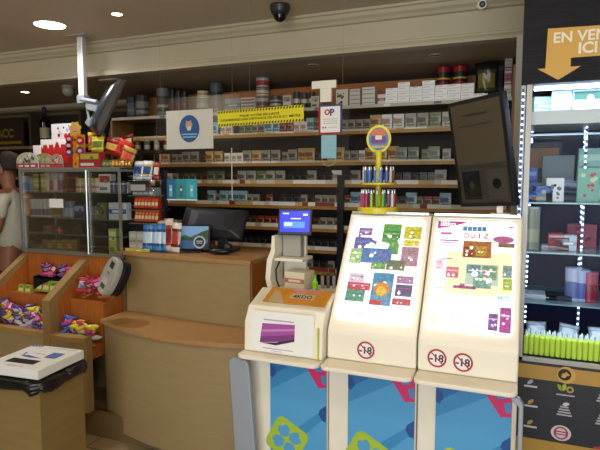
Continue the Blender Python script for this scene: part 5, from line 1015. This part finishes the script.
fs = [(j * n + i, (j + 1) * n + i, (j + 1) * n + (i + 1) % n, j * n + (i + 1) % n) for j in range(k) for i in range(n)]
mb.add(vs, fs, 0, True); mb.build('hair', mat('hair_dark', '2a221c', .8, noise=.3, scale=120, stretch=(1, 1, .2)), pr, norm=True, solid=.012)
mb = MB()
for s in (-1, 1): mb.ball((s * .084, .035, 1.705), (.012, .02, .032), 10)
mb.build('ears', SK, pr)
mb = MB(); mb.add([(-.012, .136, 1.70), (.012, .136, 1.70), (0, .165, 1.685), (0, .13, 1.745), (-.016, .132, 1.675), (.016, .132, 1.675)], [(3, 0, 2), (3, 2, 1), (0, 4, 2), (2, 5, 1), (4, 5, 2)], 0, True); mb.build('nose', SK, pr)
for s in (-1, 1): MB().ball((s * .031, .125, 1.735), (.014, .010, .008), 10).build('eye', col('d0c8c0'), pr); 
MB().ball((0, .128, 1.650), (.026, .008, .006), 10).build('mouth', col('7a4038'), pr)

# ============================================================ TRASH BIN WITH BOX ON TOP
tr = empty('waste_bin', (-2.235, 1.925, 0), 'square beige wooden waste bin lined with a black bag', 'waste bin', rz=radians(6))
BNW = mat('bin_panel', '8f7648', .5, noise=.12, scale=5, stretch=(1, 1, 6)); s = .155
for a, b in (((-s, -s, 0), (s, -s + .018, .665)), ((-s, s - .018, 0), (s, s, .665)), ((-s, -s + .018, 0), (-s + .018, s - .018, .665)), ((s - .018, -s + .018, 0), (s, s - .018, .665))): MB().b2(a, b).build('side_board', BNW, tr)
MB().b2((-s + .018, -s + .018, .02), (s - .018, s - .018, .04)).build('bottom_board', BNW, tr)
mb = MB(); rows = []; rn = random.Random(5); N = 64
def sq(t, q):   # rounded square path
    c, s_ = cos(t), sin(t); e = .34; return Vector((q * abs(c) ** e * (1 if c > 0 else -1), q * abs(s_) ** e * (1 if s_ > 0 else -1), 0))
for q, z, am in ((.130, .55, .0), (.136, .66, .0), (.160, .694, .001), (.178, .69, .002), (.190, .672, .003), (.190, .652, .0035), (.182, .632, .0045)):
    ro = []
    for i in range(N + 1):
        t = 2 * pi * (i % N) / N; p = sq(t, q + am * sin(9 * t + z * 20)); p.z = z + (am * 2.2 * sin(7 * t) + am * 1.2 * sin(17 * t + 1) if am > 0.003 else 0); ro.append(p)
    rows.append(ro)
for a, b in zip(rows, rows[1:]): mb.strip(a, b, 0)
mb.build('bin_bag', mat('bag_black', '101216', .28, spec=.6), tr, solid=.002)
cb = empty('collection_box', (-2.222, 1.912, .703), 'flat white card box with a dark slot lying on the waste bin', 'box', rz=radians(5))
MB().b2((-.160, -.158, 0), (.160, .158, .046)).build('body', PAPER, cb, bevel=.003)
mb = MB(); fr = (Vector((0, 0, .0465)), X3, Y3, Z3)
mb.prism(rect(-.095, -.10, .075, -.045), fr, .0004, 0); mb.prism([(.045, .0), (.115, .0), (.115, .075), (.045, .075)], fr, .0004, 1)
for q in range(3): mb.prism(rect(.055, .015 + .02 * q, .105, .022 + .02 * q), fr, .0003, 2, .0005)
mb.prism([(-.09, -.01), (-.02, -.022), (.05, -.015), (.0, -.006), (-.05, .008)], fr, .0004, 1); mb.prism([(-.10, .04), (-.09, .04), (-.075, .0), (-.085, .0)], fr, .0004, 1); mb.text('eco', fr, -.12, .14, w=.07, m=1, off=.0005); mb.prism(rect(-.04, .13, .14, .136), fr, .0003, 3); mb.prism(rect(-.04, .035, .02, .042), fr, .0003, 3); mb.prism(rect(-.05, -.135, .05, -.13), fr, .0003, 3)
mb.build('print', [BLACK, col('3a62a8'), col('6a8cc8'), col('a8a8ac')], cb)

# ============================================================ CEILING FITTINGS AND POLE MONITOR
def downlight(x, y, z, r, lb, e, c='fff4e0', on=True, w=0):
    root = empty('ceiling_light', (x, y, z), lb, 'ceiling light')
    mb = MB(); mb.lathe([(r, 0), (r * 1.02, -.003), (r * 1.15, -.004), (r * 1.18, 0)], n=32); mb.build('rim', TRIMP, root)
    MB().lathe([(r, -.0005), (r * .99, -.002)], n=32).build('lens', mat(f'lens_{c}_{e}', c, .4, emit=e), root)
    if w: lamp('fitting_light', 'SPOT', (x, y, z - .012), w, lin(c), r * .8, spot=radians(150))
p = at(50, 25, Z=2.70); downlight(p.x, p.y, 2.70, .10, 'big bright round ceiling light near the white pole', 9.0, 'f4f6ff', w=30)
p = at(117, 14, Z=2.70); downlight(p.x, p.y, 2.70, .033, 'small warm spotlight in the main ceiling right of the big light', 7.0, 'ffdcb0', w=6)
p = at(25, 92, Z=2.45); downlight(p.x, p.y, 2.45, .034, 'small warm spotlight in the lowered ceiling at far left', 8.0, 'ffdcb0', w=6)
p = at(313, 65, Z=2.45); downlight(p.x, p.y, 2.45, .035, 'unlit round fitting in the lowered ceiling above the yellow banner', .0, '6a6252')
p = at(435, 55, Z=2.45); downlight(p.x, p.y, 2.45, .035, 'unlit round fitting in the lowered ceiling above the red tins', .0, '6a6252')
p = at(110, 79, Z=2.45); mb = MB(); mb.b2((-.09, -.03, -.012), (.09, .03, 0)); one(mb, 'ceiling_panel', TRIMP, (p.x, p.y, 2.45), 'small flat pale plate on the lowered ceiling behind the pole', 'ceiling plate')
p = at(68, 86, Z=2.45); r = empty('dome_detector', (p.x, p.y, 2.45), 'greyish dome detector hanging from the lowered ceiling left of the pole', 'detector')
MB().lathe([(.055, -.012), (.055, 0)], n=24).build('base', col('9c968a'), r); MB().ball((0, 0, -.04), (.05, .05, .05), 16).build('dome', mat('dome_grey', '8e897e', .3), r)
p = at(280, 5, Z=2.70); r = empty('dome_camera', (p.x, p.y, 2.70), 'black dome camera on the main ceiling', 'security camera')
MB().lathe([(.060, 0), (.062, -.01), (.056, -.045), (.045, -.06)][::-1], n=28).build('housing', DARK, r)
mb = MB(); mb.lathe([(.004, -.102), (.022, -.096), (.037, -.082), (.043, -.065), (.043, -.06)], n=24); mb.build('dome', mat('black_dome', '0c0c10', .1, spec=.7), r)
p = at(481, 2, Z=2.66); r = empty('bullet_camera', (p.x, p.y + .02, 2.70), 'small white bullet camera at the upper edge near the dark showcase', 'security camera')
MB().rod((0, 0, 0), (0, 0, -.02), .025, 16).build('mount', WHITE, r); MB().rod((0, 0, -.012), (.0, -.01, -.045), .007).build('arm', WHITE, r)
a = Vector((.01, -.06, -.065)); b = Vector((-.01, .05, -.045)); MB().rod(b, a, .024, 20).build('housing', WHITE, r, norm=True); MB().rod(a, a + (a - b).normalized() * .002, .018, 18).build('lens', BLACK, r); MB().rod(a, a + (a - b).normalized() * .004, .008, 12).build('lens_glass', col('505868'), r)
# pole with security monitor
pp = at(81, 36, Z=2.70); zb = at(82, 97, Y=pp.y).z - 2.70
pm = empty('ceiling_pole', (pp.x, pp.y, 2.70), 'white telescopic pole mount hanging from the ceiling and carrying the black monitor', 'monitor mount')
MB().b2((-.09, -.06, -.008), (.09, .06, 0)).build('ceiling_plate', GREYP, pm)
mb = MB(); mb.b2((-.026, -.02, zb), (.026, .02, -.008)); mb.build('pole', mat('pole_white', 'b9b8b0', .35, metal=.2), pm, bevel=.004)
mb = MB()
for q in range(5): mb.rod((-.0, -.021, -.08 - .08 * q), (0, -.0225, -.08 - .08 * q), .004, 8)
mb.build('screw', DARK, pm)
mb = MB(); mb.box((.0, 0, zb - .02), (.07, .06, .06)); mb.rod((0, -.02, zb - .02), (.15, -.02, zb - .05), .018, 10); mb.rod((.03, 0, zb - .04), (.06, 0, zb - .22), .012, 8); mb.box((.10, -.0, zb - .08), (.10, .05, .06), R=Matrix.Rotation(.3, 4, 'Y')); mb.box((.07, 0, zb - .2), (.07, .05, .05), R=Matrix.Rotation(.7, 4, 'Y')); mb.rod((.06, 0, zb - .18), (.13, 0, zb - .12), .012, 8); mb.build('joint_arm', mat('joint_metal', '90989c', .35, metal=.5), pm, bevel=.004)
mt = at(108, 110, Y=pp.y)
mo = empty('security_monitor', (mt.x, mt.y, mt.z), 'black curved monitor seen edge on, leaning on the ceiling pole arm', 'monitor')
M = Matrix.Rotation(radians(140), 4, 'Z') @ Matrix.Rotation(radians(25), 4, 'X')
mb = MB(M); A = []
prof = [(.0, 0.21), (-.035, .20), (-.062, .14), (-.075, 0), (-.072, -.12), (-.055, -.19), (0, -.205)]
cols_ = []
for u in (-.21, -.19, 0, .19, .21):
    k = .55 if abs(u) > .2 else 1; cols_.append([Vector((u, -v * k + .0, w_)) for v, w_ in prof])
for a, b in zip(cols_, cols_[1:]): mb.strip(a, b, 0, True)
mb.add(cols_[0], [tuple(range(len(prof)))]); mb.add(cols_[-1], [tuple(reversed(range(len(prof))))]); mb.build('back_shell', mat('monitor_shell', '2c2d32', .25), mo, norm=True)
mb = MB(M); mb.b2((-.212, -.018, -.21), (.212, .0, .215)); mb.build('bezel', BLACK, mo, bevel=.004)
mb = MB(M); mb.b2((-.195, -.0195, -.18), (.195, -.018, .19)); mb.build('screen', mat('off_screen', '0c0e12', .1), mo)
